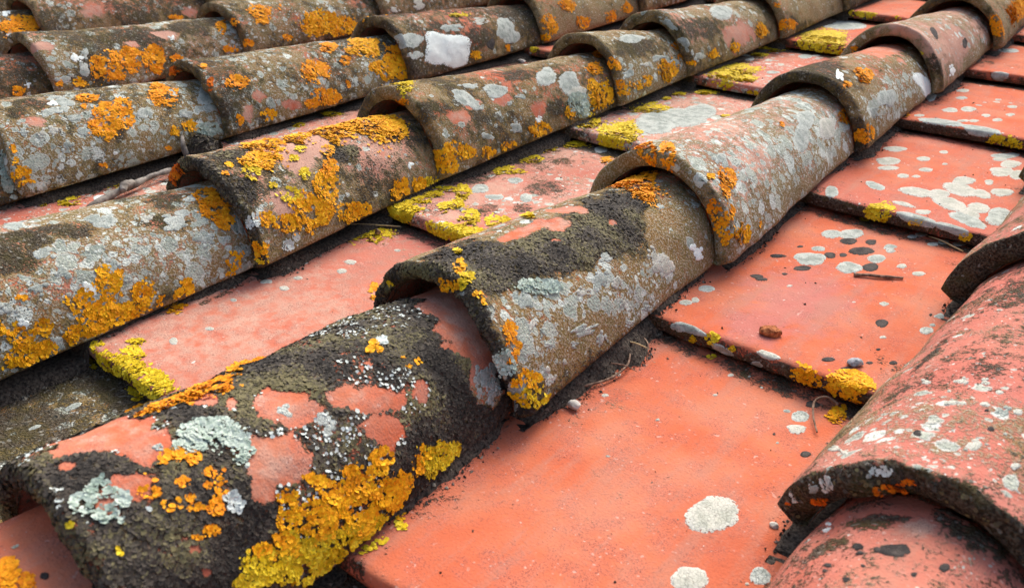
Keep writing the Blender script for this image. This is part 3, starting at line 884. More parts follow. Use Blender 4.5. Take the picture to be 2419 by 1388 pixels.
U AB0 -22.8 33.4 28.2 24.4 19.6 -42.9
g AB-1 53.7 169 13.2 11.3 7.9 -15.8
g AB-1 67.7 111.1 9.3 7.8 4.5 -8.5
b AB-1 98.4 139.7 5.1 4.3 2.8 -6.4
g AB-1 95.4 128.5 1.1 1 0.6 -1.3
g AB-1 -73.8 238.2 2.6 2.3 1.3 -2
g AB-1 -13.3 332.2 2.2 2.1 1 -2.2
g AB-1 -9.5 297.3 1.7 1.7 0.8 -1.5
g AB-1 -26.5 237.5 1.2 1.1 1 -1.6
g AB-1 -83 270.5 2.2 1.9 1.7 -2.7
g AB-1 -0.8 340.7 1 1 0.7 -1.4
g AB-1 14.2 331.7 1.1 0.9 0.7 -1.4
b AB-1 54.2 315.3 5.3 4.4 3.1 -7.8
b AB-1 43.3 314.2 2.6 2.1 1 -2.1
g AB-1 58.3 296.6 6.7 5.3 2.1 -5.3
A AB-1 75.6 333.8 5.4 4.2 4.2 -11.4
A AB-1 74.4 344.7 3.3 2.6 1.3 -3.5
k AB-1 55.3 335.6 5.4 4.4 1.8 -4.6
g AB-1 -30.1 176.2 1.3 1.1 0.6 -1
k AB-1 47.8 279.2 1 0.9 0.7 -1.6
g AB-1 54.1 270.8 1 0.9 0.5 -1.3
Q A1 -68.3 28.1 11.3 27 11.7 -16.3
Q A1 -46.5 40.5 32.6 -3.4 12.9 -37.3
Q A1 -25.9 19.9 18.4 11.9 5.2 -18
Q A1 -5.8 23.8 13.8 12.4 2.7 -11.6
Q A1 15.9 22.4 4.1 5.3 2.3 -9.9
g A1 -31.2 113.5 4.6 0.5 1.4 -5.3
g A1 -18.7 115.1 2.9 1.3 1.1 -4.4
g A1 -28 77.9 5.4 1.5 1.5 -5.4
g A1 -11.6 84.1 2.3 2.1 0.6 -2.8
g A1 -8.2 105.4 2.1 1.3 0.7 -3.3
g A1 4.9 90.3 2.2 2.2 0.7 -3.2
g A1 -31.2 50.2 3 1.1 0.8 -2.7
g A1 -80.7 26.1 10.3 -6.9 4.4 -8
g A1 3.8 63 1 1.2 0.3 -1.6
b A1 -0.9 84.4 3.5 3.6 1.2 -5.5
k AB-1 75.4 270.4 3.4 2.7 1.6 -4.1
k A1 -34.8 36.9 2.5 1 1.2 -3.9
g A1 -54.7 114.2 3.7 -0.8 1.3 -3.9
g A1 -6.6 38.4 5.4 4.1 1.2 -5.2
g A1 14 38.5 2.1 2.9 0.6 -2.4
M A1 -68.8 171 4.1 27.7 3.3 -5.5
Q A1 -45.6 84.6 13.8 -2.5 6.4 -18.9
g A1 -34.4 95.4 1.2 0.1 0.9 -3
k A1 -9.3 78.2 1.1 1 0.3 -1.5
k A1 -3.2 61.7 1.5 1.5 0.6 -2.5
R A1 -40.5 -18.5 8.3 -1.6 -2.7 -6.4
R A1 -28.3 -9 3.6 0.5 -0.2 -1.8
R A1 -91.8 -15 5.9 -2.3 -4 -2
R A1 -116.2 -5.4 2.1 -1.2 -0.9 -0.4
b A1 -85.6 -6.7 4.4 -1.2 -2.4 -2.6
w A1 -75.1 -6.9 3.9 -0.5 -2.9 -3.6
w A1 -42 -4.5 5.5 0.1 -0.3 -2
b A1 -48.5 -6.2 1.4 -0.3 -0.2 -1.1
w A1 -108 -6.7 2.6 -0.9 -1.5 -0.8
w A1 -107.3 -3.4 2.2 -0.6 -1.1 -0.9
M A0 -40.5 348.5 21.2 3.3 2.8 -7.2
k A0 -47.4 324.8 4.1 0.5 1.3 -3.3
k A0 -34.8 323.3 2.5 0.5 1 -2.6
k A0 -25.3 325.6 7.3 2.4 2.2 -5.9
k A0 -44.2 319.6 3.3 0.1 0.9 -2
P A0 -20.5 347.2 14.3 4.6 3.1 -9.1
M A0 2 358.3 19 -6.5 -0.9 -7.3
M A0 23.2 359.3 9.2 9.2 3.8 -15.2
M A0 -69.7 327.9 12.1 4.5 4.5 -5.4
A AB-1 105.1 187.5 0.8 6.3 2 -1.1
W A0 -82.8 348.5 4.6 -0.8 1.5 -2.4
W A0 -84.5 354.6 3.9 -1.6 1.2 -2.2
k A0 3 324.8 2.8 2 0.9 -2.8
k A0 -59.5 308.6 3.1 -0.3 1.2 -2.1
k A0 -41.5 295.1 2.6 0.1 1 -2.1
k A0 -9.4 311.5 1.6 1 0.6 -1.9
Q A0 17.8 338.8 10.1 8.8 2.7 -9.4
k A0 -59.2 303.6 2.5 -0.3 0.9 -1.7
k A0 -37.3 308.7 1.3 0.2 0.6 -1.2
b BC-2 -47.6 310.2 0.9 7.2 3.5 -1.1
b BC-2 -41.2 278.9 0.8 4.4 2.5 -0.7
C B0 -15.5 44.4 15.4 19 18.9 -6.5
C B0 9 47.7 10.1 10.4 9.5 -5.4
C B0 -10.9 29.2 6.4 14.3 8.2 -2.6
C B0 25.9 125.2 7.8 12.1 9.2 -6.6
C B0 37.8 128.2 7.6 12.5 6.9 -5.1
C B0 43 164.5 6.7 11.5 7.3 -5.9
C B0 52 172.1 9.9 17.1 5.6 -4.6
C B0 62.1 187.2 6.4 11.5 5.2 -4
C B0 74.5 170.1 12.8 8.2 3.2 -7.2
C B0 53 99.8 8.4 13.7 11.1 -7.7
C B0 59.5 98.9 3.2 5.4 5.2 -3.6
C B0 29.1 30.4 5.5 7.2 4.9 -3
C B0 32.7 19.2 -3.5 5.5 5.2 1.7
C B0 65.4 84.6 2.7 4.9 5.9 -3.7
C B0 0.1 14.4 2.9 2.5 3.6 -1.7
C B0 -6.6 90.3 8.7 6.4 8.4 -4.6
C B0 8.3 102.6 2.7 3.4 5.6 -3.7
C B0 65.9 211.2 3.3 6.6 8.3 -6
C B0 84.1 39 1.5 2.4 1.7 -1
C B0 72.9 40 1.1 1.6 1.2 -0.8
b B0 30.7 122.5 3.1 5.3 4.7 -3.4
b B0 49.5 139.2 3.5 5.3 5.7 -4
b B0 56.3 136.9 2.8 4.6 3.7 -2.6
b B0 16.9 51.9 2.1 2.7 2.3 -1.4
b B0 -12.4 76.3 7.4 3.7 3.3 -1.7
w B0 63.4 67.2 2.5 4.4 4.5 -2.7
G B0 23 79.8 6.6 13.9 8 -4.5
G B0 38.7 85.6 4.5 7 8.4 -5.7
G B0 25.9 66.2 4.1 6.6 3.9 -2.5
G B0 23.6 17.7 4.1 4.8 5.4 -2.9
G B0 26.3 8.5 4.2 5.1 5.4 -3.1
G B0 36.3 13.5 3 4.2 3.5 -2.2
G B0 34.6 23.4 2.3 3.1 3.6 -2.2
G B0 43.1 17.3 1.3 1.9 1.5 -0.8
O B0 29 58.2 2.7 4.2 3.7 -2.4
O B0 32.6 64 1.8 3 3.7 -2.4
O B0 26.3 52 1.8 2.8 3.8 -2.4
O B0 31.3 42 2.2 3.3 4 -2.5
O B0 39.7 33.9 2.6 4 4.6 -2.9
O B0 48.4 40 2.3 3.9 2.9 -1.7
O B0 42.3 50.6 1.5 2.5 2 -1.3
O B0 45.6 67.9 2.6 4.7 3.7 -2.4
O B0 54.6 66.4 2 3.4 3.1 -2
O B0 59.8 59.4 2.2 3.8 4.5 -2.8
O B0 58.1 49.6 1.3 2.2 2.9 -1.8
O B0 69.8 49.9 2 3.4 3.2 -1.9
O B0 68.4 42.8 1.3 2.1 0.8 -0.5
O B0 51.3 49.9 1.1 1.8 1.5 -0.9
O B0 49.5 61.2 1.1 1.9 1.6 -1
O B0 54.5 46.9 0.9 1.4 1.5 -0.9
A B0 76.5 110.9 4.9 8.3 4 -2.5
A B0 78.7 93 3.1 5.2 5.5 -2.9
A B0 87.3 88.4 3.2 5.1 4.7 -2.4
A B0 89.6 118.5 6 10.1 6.4 -4.1
A B0 94.5 138 7.4 12.4 8.7 -4.6
A B0 87.1 157.2 4.4 7.7 4.5 -2.7
A B0 91.8 153 4.5 7.7 3.6 -1.9
A B0 84 135.9 3.6 6 3.5 -2
A B0 109.2 150.7 8.5 13.3 10.5 -4.1
A B0 95 102.5 7.1 11.6 8.8 -4.5
A B0 107.4 125.9 9.3 14.5 9.4 -4.6
A B0 95.9 79.2 6.8 10.6 5.4 -2.8
Y B0 107 94.8 9.2 14.4 9.4 -3.5
Y B0 118.8 117.9 12 17.7 9.3 -3.1
Y B0 102 71.4 9.5 14.3 6.6 -3.5
Y B0 117.4 87.8 12.1 17.3 7 -2.4
Y B0 101.5 58.8 6.5 9.9 3.6 -1.8
Y B0 99.9 52.2 3.1 4.8 2.2 -1
Y B0 123.2 139.5 11.1 15.8 6.5 -2.5
Y B0 123.2 107.5 6.7 9.7 6.2 -1.3
A B0 94.1 68.5 4.4 6.8 3.7 -2
A AB-1 -95.7 43.9 3.1 2.8 7.1 -6.8
A B0 109.5 166.6 4 6.4 6 -2.4
Y AB-1 -85.8 15.9 2.2 9.1 3.1 -1.5
Y AB-1 -86.9 36.7 2.8 2.4 4.5 -4.4
Y B0 117.4 202.9 11.9 18 12.5 -4.5
A B0 103.6 189.9 2.6 4.2 6 -3.1
A B0 107.1 180.8 3.3 5.4 5 -2.4
Y B0 54.9 10.9 1.2 1.8 2.1 -1.3
Y B0 33.4 -0.5 2 1.2 1.5 -0.8
O B0 -21.3 106.1 -0.9 18.5 17.4 -6.9
O B0 -19.4 82.9 2.7 19 9.1 -3.4
O BC-2 -7.8 340.9 1.7 9.8 3 -1.1
O BC-1 29.1 69.4 4.8 14.1 4.2 -2.2
A B0 -33.4 129.1 10.7 -0.4 9.3 -4.8
O B-1 15.2 326.8 4.4 3.7 10.5 -4.1
O B-1 27.3 330.7 3 2.7 5.9 -2.5
G B-1 -2.8 336.5 2.5 1.5 2.4 -0.8
k B-1 30.3 337.8 1.6 1.6 2.2 -1
Y BC-1 -61 -4.1 22 10.3 -1.7 -11.2
Y BC-1 -46.2 15.7 6.7 6.6 14.6 -8.2
Y BC-1 -37.8 0.4 13.8 10.3 14.6 -8.3
Y BC-1 -6.3 4.6 14.2 10.4 12.2 -7.3
Y BC-1 6.9 3.5 12.3 8.9 9.3 -6.2
Y BC-2 -28.5 352.3 6.3 5.3 9.5 -5.2
Y BC-1 -55.4 -13.1 16.2 8.7 -6 -9.4
Y BC-1 -66.7 27.2 5.2 4.7 5.3 -3
Y BC-2 -100.7 351.4 2.8 2.3 16.8 -8.3
Y BC-1 -78.6 2.2 5.2 3.3 9.5 -4.8
A C0 104 211.3 6 14.4 16.5 -7
A C0 86.3 216 4 10.4 7 -3.2
A C0 76.3 216.4 1.8 5.1 4.4 -2.3
A C0 82.1 227.3 1.5 4 4.4 -2.2
A C0 95.2 189.6 4.4 11.3 9.2 -4.1
A C0 111.8 195.7 6 14.2 12 -5
A C0 121.9 179.8 5.7 12.6 8 -2.9
A C0 117.4 208.8 5.4 12.2 9.6 -3.9
A C0 108.5 238.3 4.2 10 13.3 -5.1
A C0 123.8 229.8 6.5 14.6 7.4 -2.4
A C0 123.7 256.8 3.9 8.7 7.9 -2.3
A C0 120.4 274.3 3.4 7.7 7.9 -2.9
A C0 111.7 279.6 1.6 3.7 3.2 -1.3
A BC-1 -95 80.4 6.6 6.1 8.9 -5.3
A C0 100.5 248.4 1.7 4.2 3 -1.3
A C0 92.6 130.3 2.6 6.4 5.7 -2.7
A C0 102.7 138.6 4.1 10.1 7 -3.2
A C0 101.9 153.8 2.3 5.8 6.1 -2.6
A C0 118.5 139.7 7.4 16.3 9.4 -3.4
A C0 118 151.2 3.7 8.3 7.4 -2.9
A C0 121.3 127.6 3.5 7.8 5.5 -1.7
O C0 77.2 150.8 1.5 3.9 2 -1
W C0 88.1 201.6 2.1 5.8 7.4 -3.4
W C0 95.2 143.9 1.7 4.2 4.1 -2
A C0 111.8 330 2.9 6.9 8.9 -2.9
A C0 123.7 322.3 2.1 6.1 3.9 -1.2
O C0 105.8 340.1 1.1 2.6 2.7 -1.1
A C1 110.2 -2.7 1.3 7.1 6.2 -2.4
Y C1 123.9 2.3 3.1 7.8 3.5 2.4
A C1 117.6 -1.1 1 5.9 5.6 -0.7
Q C0 72.3 219.9 21.4 58.1 39 -19.7
Q C0 70.7 295 14.3 37 36.9 -18.9
Q C0 110.8 313.5 10.4 24.4 17.4 -5.8
b C0 -7.6 184.6 7.4 10.7 18.9 -6.7
M C0 24.5 180.2 3.2 31.6 16.5 -6.2
M C0 43.1 159.2 6.8 17.4 12.7 -6.4
M C0 24.5 215.2 8 17.7 11.3 -5.5
M C0 45.7 290.8 7 16.8 11 -6
b C0 75.8 224.3 2.9 7.8 7.5 -3.8
b C0 87.4 227.9 2.5 6.7 5.8 -2.7
b C0 45.2 183.5 2.5 7 7.1 -3.7
b C0 73.5 163.3 3 7.9 5.3 -2.7
b C0 48.4 298 5.7 14.3 10.7 -5.8
b C0 66.3 187.8 2.2 5.9 5.8 -3.1
b C0 78.4 314.7 3.6 9.3 7.3 -3.5
g C0 32.7 280.9 2.1 3.9 4.7 -2.5
b C0 81.5 136.9 2.3 6.5 4.7 -2.3
b C0 118.7 159.3 3.2 7.2 10.2 -3.7
g BC-1 -40.1 79.7 2.8 2.6 3.1 -2.1
g BC-1 -70.9 123.9 2 1.9 3 -2
g BC-1 -81.2 166.2 4.5 3.7 4.7 -3.3
g BC-1 -56.4 168.7 3.3 3.1 4.1 -3.1
g BC-1 -65.3 190.9 3.5 3.2 3.1 -2.3
g BC-1 -56.2 248.5 4.6 4.2 4.3 -3.7
g BC-1 -43 301 2.5 2.6 2.9 -2.7
g BC-1 -44.1 48.1 3.2 2.8 5.7 -3.4
g BC-1 -45.9 229.7 3.6 3.6 4.4 -3.6
g BC-1 -90.3 214.1 5.2 4.6 3.3 -2.6
M BC-1 -88.9 129.5 -5.3 37 6.5 -2.7
O BC-1 10.6 221.9 3.7 3.5 13.6 -12.2
Y B1 -70.6 -9.6 4.8 -2.4 -2.3 -1.4
A B1 37.3 3.4 1.3 4.4 3.1 -2.8
O B1 70.8 9.8 2.3 5.1 4.9 -4
O B1 80.5 7.1 2.4 5.2 4.7 -2.8
O B1 87.7 1.9 1.6 3.1 2.8 -1.7
A B1 104.1 8.8 4.9 10.3 4.7 -2.8
A B1 98.4 7 2.6 5.2 2.8 -1.8
Y B1 116.9 5.1 6 13.2 5.7 -4
A B1 11.2 11.5 1.9 3.5 7.1 -6.8
Y B1 24.6 4.2 2.1 5.1 4.9 -6.7
Y B1 -9.1 29.3 2.1 1.8 5.6 -5.7
A B1 44.1 0.8 1.5 3.5 2.7 -2.3
A B1 17.1 -7.5 9.3 4.6 0.7 -4.5
b B1 29.8 -6.6 4.3 3.8 0.9 -1.4
M B1 32.9 106 14.2 99.2 30.6 -23
M B1 5.1 30.4 21 26.7 26 -26.5
M B1 27.1 203.1 21.6 45 32 -40.2
M B1 37 36.3 9.4 20.7 7.4 -7.1
C B1 7.7 135.4 6.7 8.9 8.5 -10.1
C B1 -3.4 101.7 1.8 25.3 8 -6.7
C B1 -6.3 167.3 10.7 12.5 7 -8.1
C B1 24.7 110.4 2.3 4.3 1.3 -1.5
C B1 32.5 185.3 1.6 3.7 1.8 -2
B B1 96.2 97.5 6.9 106.3 18.4 5.8
B B1 68.8 247.1 13.7 34.8 32.1 -30.4
Q B1 67.3 70.5 16 65 13.2 -7.2
Q B1 89.1 168.8 22.7 58.3 15.7 -11.2
Q B1 81.5 26.1 9.5 23.2 19.5 -14.4
G B1 55.4 59.1 8.2 20.1 5.6 -5.3
b B1 57.7 38.4 3.7 8.8 7.6 -6.7
b B1 100.2 79.5 2.3 17.1 4.7 1.1
b B1 113.9 99.1 2.9 6.7 6.1 -2.3
b B1 72.7 122.4 4.5 11.1 7.3 -5.7
g B1 81.6 140.8 2.4 6.3 6.3 -4.2
g B1 97.1 216.2 7.4 18.9 10.3 -5.9
g B1 81.8 204.8 0.3 10.6 10 1.3
b B1 57.8 143.3 2.9 7.6 4 -4.2
W B1 102 267.7 4 9.6 7.9 -4.3
g B1 75 97.2 2.8 7.7 3.5 -3
b B1 120.2 173 2.8 6.4 3.4 -0.5
g B1 100.1 140.4 1.8 4.5 3.8 -2.2
b B1 93.1 39.4 2.2 5.4 1.6 -1.1
b B1 83.4 37.4 1.2 3.1 2.5 -1.8
g B1 114.5 32.4 2.2 4.8 2.7 -1.1
g B1 106 29 1.4 3.1 2.2 -1.1
g B1 74.6 31.6 1.5 3.8 4 -3
Q B1 101.6 148.1 19 47 19.5 -9.6
b B1 38.8 258.2 2 4.8 3.6 -4.9
b B1 118.8 140.9 3.3 7.6 2.7 -0.9
b B1 103.8 65.5 2 4.7 2 -0.9
g B1 109.5 48.5 1.1 2.6 2.2 -0.9
C B0 -23.8 296.3 26.2 7.8 28.9 -22.2
C B0 13.6 283.8 10.7 13.3 17.4 -15.6
C B0 38.4 275 8.9 15.5 17.9 -15.9
b B0 83 264.8 5 9.1 10.8 -6.8
Q B0 89.8 262.5 7.6 13.4 18 -10.5
C B0 19.1 286.5 35.7 -3.2 11.1 -21.2
C B0 49.7 277 21.8 -4.4 0.3 -19.2
C B0 72.1 271.8 7.1 13.4 13.6 -9.1
G B1 86.2 -2.7 3.1 5.4 6.5 -2.3
b B0 82.7 273.2 2.1 3.7 4.9 -3.1
b B1 108.2 -6.7 0.5 10.3 13 -8.8
b B0 82 257.2 2.5 4.6 5.9 -3.7
b B0 100.8 262.2 2.6 4.4 7.4 -3.6
A B0 16.2 205.6 1.8 2.4 4 -3.3
A B0 20.5 199 1.9 2.3 2.5 -2
A B0 22.9 204.8 1.5 1.9 2.2 -1.8
A B0 46.4 223.4 2 3.6 2.1 -1.7
A B0 38.4 213.6 0.8 1.9 1.2 -1
A B0 46.4 213.1 1.2 2.5 1.2 -1
w B0 16.6 213.2 2.2 2.9 4.2 -3.5
M B1 -95.1 34.6 -4.5 7.8 -3.5 1.3
"""
MARKS = {}
for ln in MARKS_TXT.strip().splitlines():
    p = ln.split()
    if len(p) >= 8: MARKS.setdefault(p[1], []).append((p[0], *[float(v) / 1000 for v in p[2:8]]))
def ell(m, s, t, wob=0.35, seed=0, fr=90):
    """signed closeness to an ellipse mark: 1 at its centre, 0 on its (wobbly) outline"""
    _, cs, ct, a1, a2, b1, b2 = m
    det = a1 * b2 - a2 * b1
    if abs(det) < 1e-9: return np.full(np.shape(s), -9.0)
    ds, dt = s - cs, t - ct
    al = (ds * b2 - dt * b1) / det; be = (a1 * dt - a2 * ds) / det
    q = np.stack([s, t, np.zeros_like(s)], -1) + seed * 0.37
    return 1 - np.sqrt(al * al + be * be) + wob * (fbm(q, fr, 3, seed) - 0.5) * 2

# base weathering per tile: moss, grey, brown, pale, and how mossy the lip is
BASE = {}
ROSE = {'A0': 0.7, 'A1': 0.75, 'A2': 0.7, 'BC-1': 0.55, 'BC0': 0.6, 'BC1': 0.6, 'BC2': 0.6, 'AB1': 0.45, 'AB2': 0.3, 'CD-1': 0.6, 'CD0': 0.6, 'CD1': 0.6}
DARK = [('B0', 66000, 0.0014, 0.50, 4500), ('B1', 56000, 0.0012, 0.58), ('C1', 20000, 0.0014, 0.62), ('A1', 6000, 0.0013, 0.62)]
BASE.update({   # moss, grey, brown, pale, lip
 'B0': (0.71, 0.16, 0.45, 0.3, 0.72), 'B1': (0.26, 0.62, 0.66, 0.4, 0.80), 'B2': (0.16, 0.84, 0.56, 1.0, 0.25), 'B3': (0.30, 0.58, 0.66, 0.4, 0.55),
 'B4': (0.24, 0.54, 0.54, 1.0, 0.45), 'B5': (0.30, 0.40, 0.66, 0.4, 0.4), 'B-1': (0.02, 0.15, 0.05, 0.2, 0.2),
 'A0': (0.40, 0.34, 0.3, 0.35, 0.6), 'A1': (0.33, 0.44, 0.44, 0.3, 0.92), 'A2': (0.34, 0.44, 0.44, 0.3, 0.92),
 'C0': (0.36, 0.86, 0.66, 0.6, 0.45), 'C1': (0.36, 0.50, 0.60, 0.70, 0.85), 'C2': (0.38, 0.54, 0.74, 0.4, 0.35), 'C3': (0.34, 0.72, 0.76, 0.5, 0.35), 'C4': (0.34, 0.58, 0.66, 0.6, 0.3), 'C5': (0.30, 0.45, 0.74, 0.5, 0.35),
 'D1': (0.34, 0.84, 0.76, 0.6, 0.35), 'D2': (0.42, 0.78, 0.74, 0.5, 0.4), 'D3': (0.54, 0.62, 0.62, 0.5, 0.4), 'D4': (0.28, 0.42, 0.74, 0.5, 0.35),
 'E0': (0.48, 0.55, 0.55, 0.5, 0.3), 'E1': (0.42, 0.82, 0.74, 0.6, 0.35), 'E2': (0.42, 0.68, 0.76, 0.5, 0.4), 'E3': (0.38, 0.66, 0.58, 0.5, 0.3), 'F1': (0.50, 0.58, 0.66, 0.5, 0.4),
 'AB-1': (0.03, 0.05, 0.02, 0.08, 0.30), 'AB0': (0.03, 0.08, 0.02, 0.15, 0.74), 'AB1': (0.04, 0.14, 0.03, 0.25, 0.78), 'AB2': (0.05, 0.24, 0.05, 0.2, 0.78),
 'BC-1': (0.05, 0.10, 0.04, 0.50, 0.5), 'BC0': (0.26, 0.58, 0.22, 0.65, 0.40), 'BC1': (0.18, 0.78, 0.2, 0.6, 0.35), 'BC2': (0.14, 0.58, 0.12, 0.45, 0.4), 'BC-2': (0.50, 0.62, 0.9, 0.2, 0.6),  # BC-2: heavy moss and brown paint in the shade under the cover
 'CD-1': (0.24, 0.72, 0.32, 0.5, 0.5), 'CD0': (0.24, 0.66, 0.3, 0.5, 0.5), 'CD1': (0.22, 0.66, 0.25, 0.5, 0.5)})

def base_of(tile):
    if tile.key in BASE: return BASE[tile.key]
    r = np.random.default_rng(tile.seed * 7 + 1)
    if tile.kind == 'pan': return (0.10, 0.12 + r.uniform(0, .12), 0.06, 0.25, 0.5)
    return (0.40 + r.uniform(0, .15), 0.58 + r.uniform(0, .25), 0.62 + r.uniform(0, .2), 0.3, 0.45)
def masks(tile, f, t):
    s = f * tile.sm
    q = np.stack([s, t, np.zeros_like(s)], -1) + tile.off
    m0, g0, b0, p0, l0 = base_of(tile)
    sd = tile.seed
    moss = m0 + (fbm(q, 16, 4, sd + 1) - 0.5) * 0.75
    grey = g0 + (fbm(q, 14, 3, sd + 2) - 0.5) * 0.8
    brown = b0 + (fbm(q, 12, 3, sd + 4) - 0.5) * 0.8
    rose = np.full(np.shape(s), ROSE.get(tile.key, 0.15 if tile.kind == 'pan' else 0.0)) + (fbm(q, 6, 2, sd + 12) - 0.5) * 0.6
    pale = p0 + (fbm(q, 10, 3, sd + 6) - 0.5) * 0.5
    if tile.kind == 'cover':
        brown = brown + 0.25 * sstep(0.55, 1.0, np.abs(f)); grey = grey - 0.1 * sstep(0.7, 1.0, np.abs(f))
        lip = sstep(0.004, -0.003, t)
        moss = moss + (l0 - m0) * lip; brown = brown + 0.3 * lip; grey = grey - 0.25 * lip
    else:
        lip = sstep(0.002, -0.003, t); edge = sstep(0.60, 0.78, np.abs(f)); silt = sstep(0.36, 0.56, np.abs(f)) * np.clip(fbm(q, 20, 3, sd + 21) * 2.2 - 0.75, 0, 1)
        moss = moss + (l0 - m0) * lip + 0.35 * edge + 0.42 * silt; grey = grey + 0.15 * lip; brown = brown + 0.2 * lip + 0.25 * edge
        moss = moss + 0.5 * sstep(L_PAN - 0.03, L_PAN - 0.008, t)
    for i, m in enumerate(MARKS.get(tile.key, [])):
        k = m[0]
        if k in 'MCQBPVU':
            e = ell(m, s, t, 0.45, sd + i) if k != 'C' else ell(m, s, t, 0.95, sd + i, 55)
            e = e + (vnoise(q, 210, sd + 40) - 0.5) * 0.5
            in_ = sstep(-0.28, 0.30, e) if k != 'M' or tile.key in ('B0', 'C1') else sstep(-0.40, 0.45, e)
            if k == 'M': moss = moss + in_ * ((0.54 if tile.kind == 'pan' else 0.80 if tile.key in ('B0', 'B1', 'C1') else 0.66) - moss); grey = grey * (1 - 0.75 * in_)
            if k == 'C': moss = moss * (1 - in_) + in_ * 0.02; grey = grey * (1 - 0.8 * in_); brown = brown * (1 - 0.85 * in_); pale = pale + 0.1 * in_
            if k == 'Q': grey = grey + in_ * ((0.74 if tile.key[0] == 'A' else 1.0) - grey); moss = moss * (1 - 0.6 * in_)
            if k == 'B': brown = brown + in_ * (0.8 - brown); moss = moss * (1 - 0.7 * in_)
            if k == 'P': in_ = 0.75 * sstep(-0.25, 0.75, e); pale = pale + in_ * (0.9 - pale); moss = moss * (1 - 0.8 * in_); brown = brown * (1 - .6 * in_)
            if k == 'U': in_ = sstep(-0.2, 0.8, e); rose = rose + in_ * (0.95 - rose)
    return moss, grey, brown, pale, rose

# ------------------------------------------------------------------ the roof and its tiles
deck_x, deck_y = np.meshgrid(np.linspace(-2.1, 1.1, 65), np.linspace(-1.5, 2.4, 79))
dq = np.stack([deck_x, deck_y, 0 * deck_x], -1)
deck_v = dq.copy(); deck_v[..., 2] = -0.032 + (fbm(dq, 9, 3, 5) - 0.5) * 0.012
roof = mesh_obj('roof', deck_v.reshape(-1, 3), grid_faces(65, 79), M_DECK)
roof.matrix_world = ROOF_M
tag(roof, 'old pitched roof of terracotta cover tiles and flat pan tiles overgrown with lichen', kind='structure')
gr = mesh_obj('ground', [(-200, -200, -4), (200, -200, -4), (200, 200, -4), (-200, 200, -4)], [[0, 1, 2, 3]], M_GROUND)
tag(gr, 'dry ground far below the roof', kind='structure')

LABELS = {}
LABELS.update({
 'B0': 'near cover tile thick with dark crust, yellow lichen mass and bare clay holes',
 'B1': 'cover tile with black mossy crown and brown white spotted flank',
 'B2': 'pale bleached cover tile crusted with grey lichen and orange spots on its lip',
 'B3': 'brown cover tile with a mossy arched lip and grey flecks',
 'B4': 'smooth pale pink cover tile with a few dark scars',
 'B-1': 'clean salmon cover tile peeping out below the dark crusted tile',
 'A0': 'smooth red cover tile with black spots below a blackened lip',
 'A1': 'red cover tile with a thick black lip and grey lichen on its crown',
 'A2': 'red cover tile with a black rounded lip at the picture edge',
 'C0': 'long grey lichened cover tile with amber lichen along its foot',
 'C1': 'cover tile with amber lichen rings and a black furry lip',
 'C2': 'olive cover tile with blue grey crusts and amber foot',
 'C3': 'short grey cover tile with orange spots along its lip',
 'C4': 'cover tile with a pale lip patch and orange stained edge',
 'D1': 'brown cover tile with a large orange lichen rosette and grey spots',
 'D2': 'grey cover tile with several orange lichen patches along its crown',
 'D3': 'dark cover tile bearing a large white patch',
 'D4': 'rusty brown cover tile dotted with small orange lichens',
 'E1': 'grey cover tile with a long ragged band of orange lichen',
 'E2': 'brown cover tile with a broad amber lichen mat near its foot',
 'AB-1': 'clean wide salmon pan tile with two big pale grey lichen discs',
 'AB0': 'rosy pan tile carrying a brick fragment, twig and grey and black spots',
 'AB1': 'red pan tile with many merging pale grey lichen discs',
 'BC-1': 'pink pan tile with a yellow lichen fringe at its lower corner',
 'BC0': 'pink pan tile overgrown with yellow lichen rings and olive stains',
 'BC1': 'pan tile with a broad grey crust and yellow lichen clumps',
 'BC-2': 'dark grey pan tile with shade put into its colour, below the yellow fringed tile',
})

NAMES = {'cover': 'cover_tile', 'pan': 'pan_tile'}
OBJ = {}
for key, dist in SHOW.items():
    T = TILES[key]
    res = 0.0024 if dist < 0.55 else 0.0034 if dist < 0.9 else 0.005 if dist < 1.4 else 0.008
    f, t = T.grid(res if T.kind == 'cover' else res * 1.2)
    F, Tt = np.meshgrid(f, t)
    P = T.surf(F, Tt)
    mo, gy, brn, pl, ro = masks(T, np.clip(F, -1, 1), Tt)
    verts = P.reshape(-1, 3); faces = grid_faces(len(f), len(t))
    s_ = np.clip(F, -1, 1) * T.sm
    tcv = np.stack([P[..., 0] - T.x, P[..., 1] - T.y, P[..., 2]], -1).reshape(-1, 3) + T.off
    at = {'moss': mo.ravel(), 'grey': gy.ravel(), 'brown': brn.ravel(), 'pale': pl.ravel(), 'rose': ro.ravel(), 'tc': tcv}
    # underside
    fi = np.linspace(-1, 1, 16); ti = np.concatenate([[-T.th * 0.5], np.linspace(0.0, T.L, 12)])
    FI, TI = np.meshgrid(fi, ti)
    PI = T.surf(FI, np.maximum(TI, 0), False, inset=T.th * 0.97)
    nv = len(verts); fin = grid_faces(16, 13)[:, ::-1] + nv
    verts = np.concatenate([verts, PI.reshape(-1, 3)]); faces = np.concatenate([faces, fin])
    z1 = np.zeros(FI.size)
    for k_, val in (('moss', .25), ('grey', -.5), ('brown', .45), ('pale', 0), ('rose', 0)): at[k_] = np.concatenate([at[k_], z1 + val])
    at['tc'] = np.concatenate([at['tc'], PI.reshape(-1, 3) + T.off])
    org = np.array([T.x, T.y, 0.0])
    o = mesh_obj(NAMES[T.kind], verts - org, faces, MC, roof, at)
    o.location = org
    if key in LABELS: o['label'] = LABELS[key]
    OBJ[key] = o

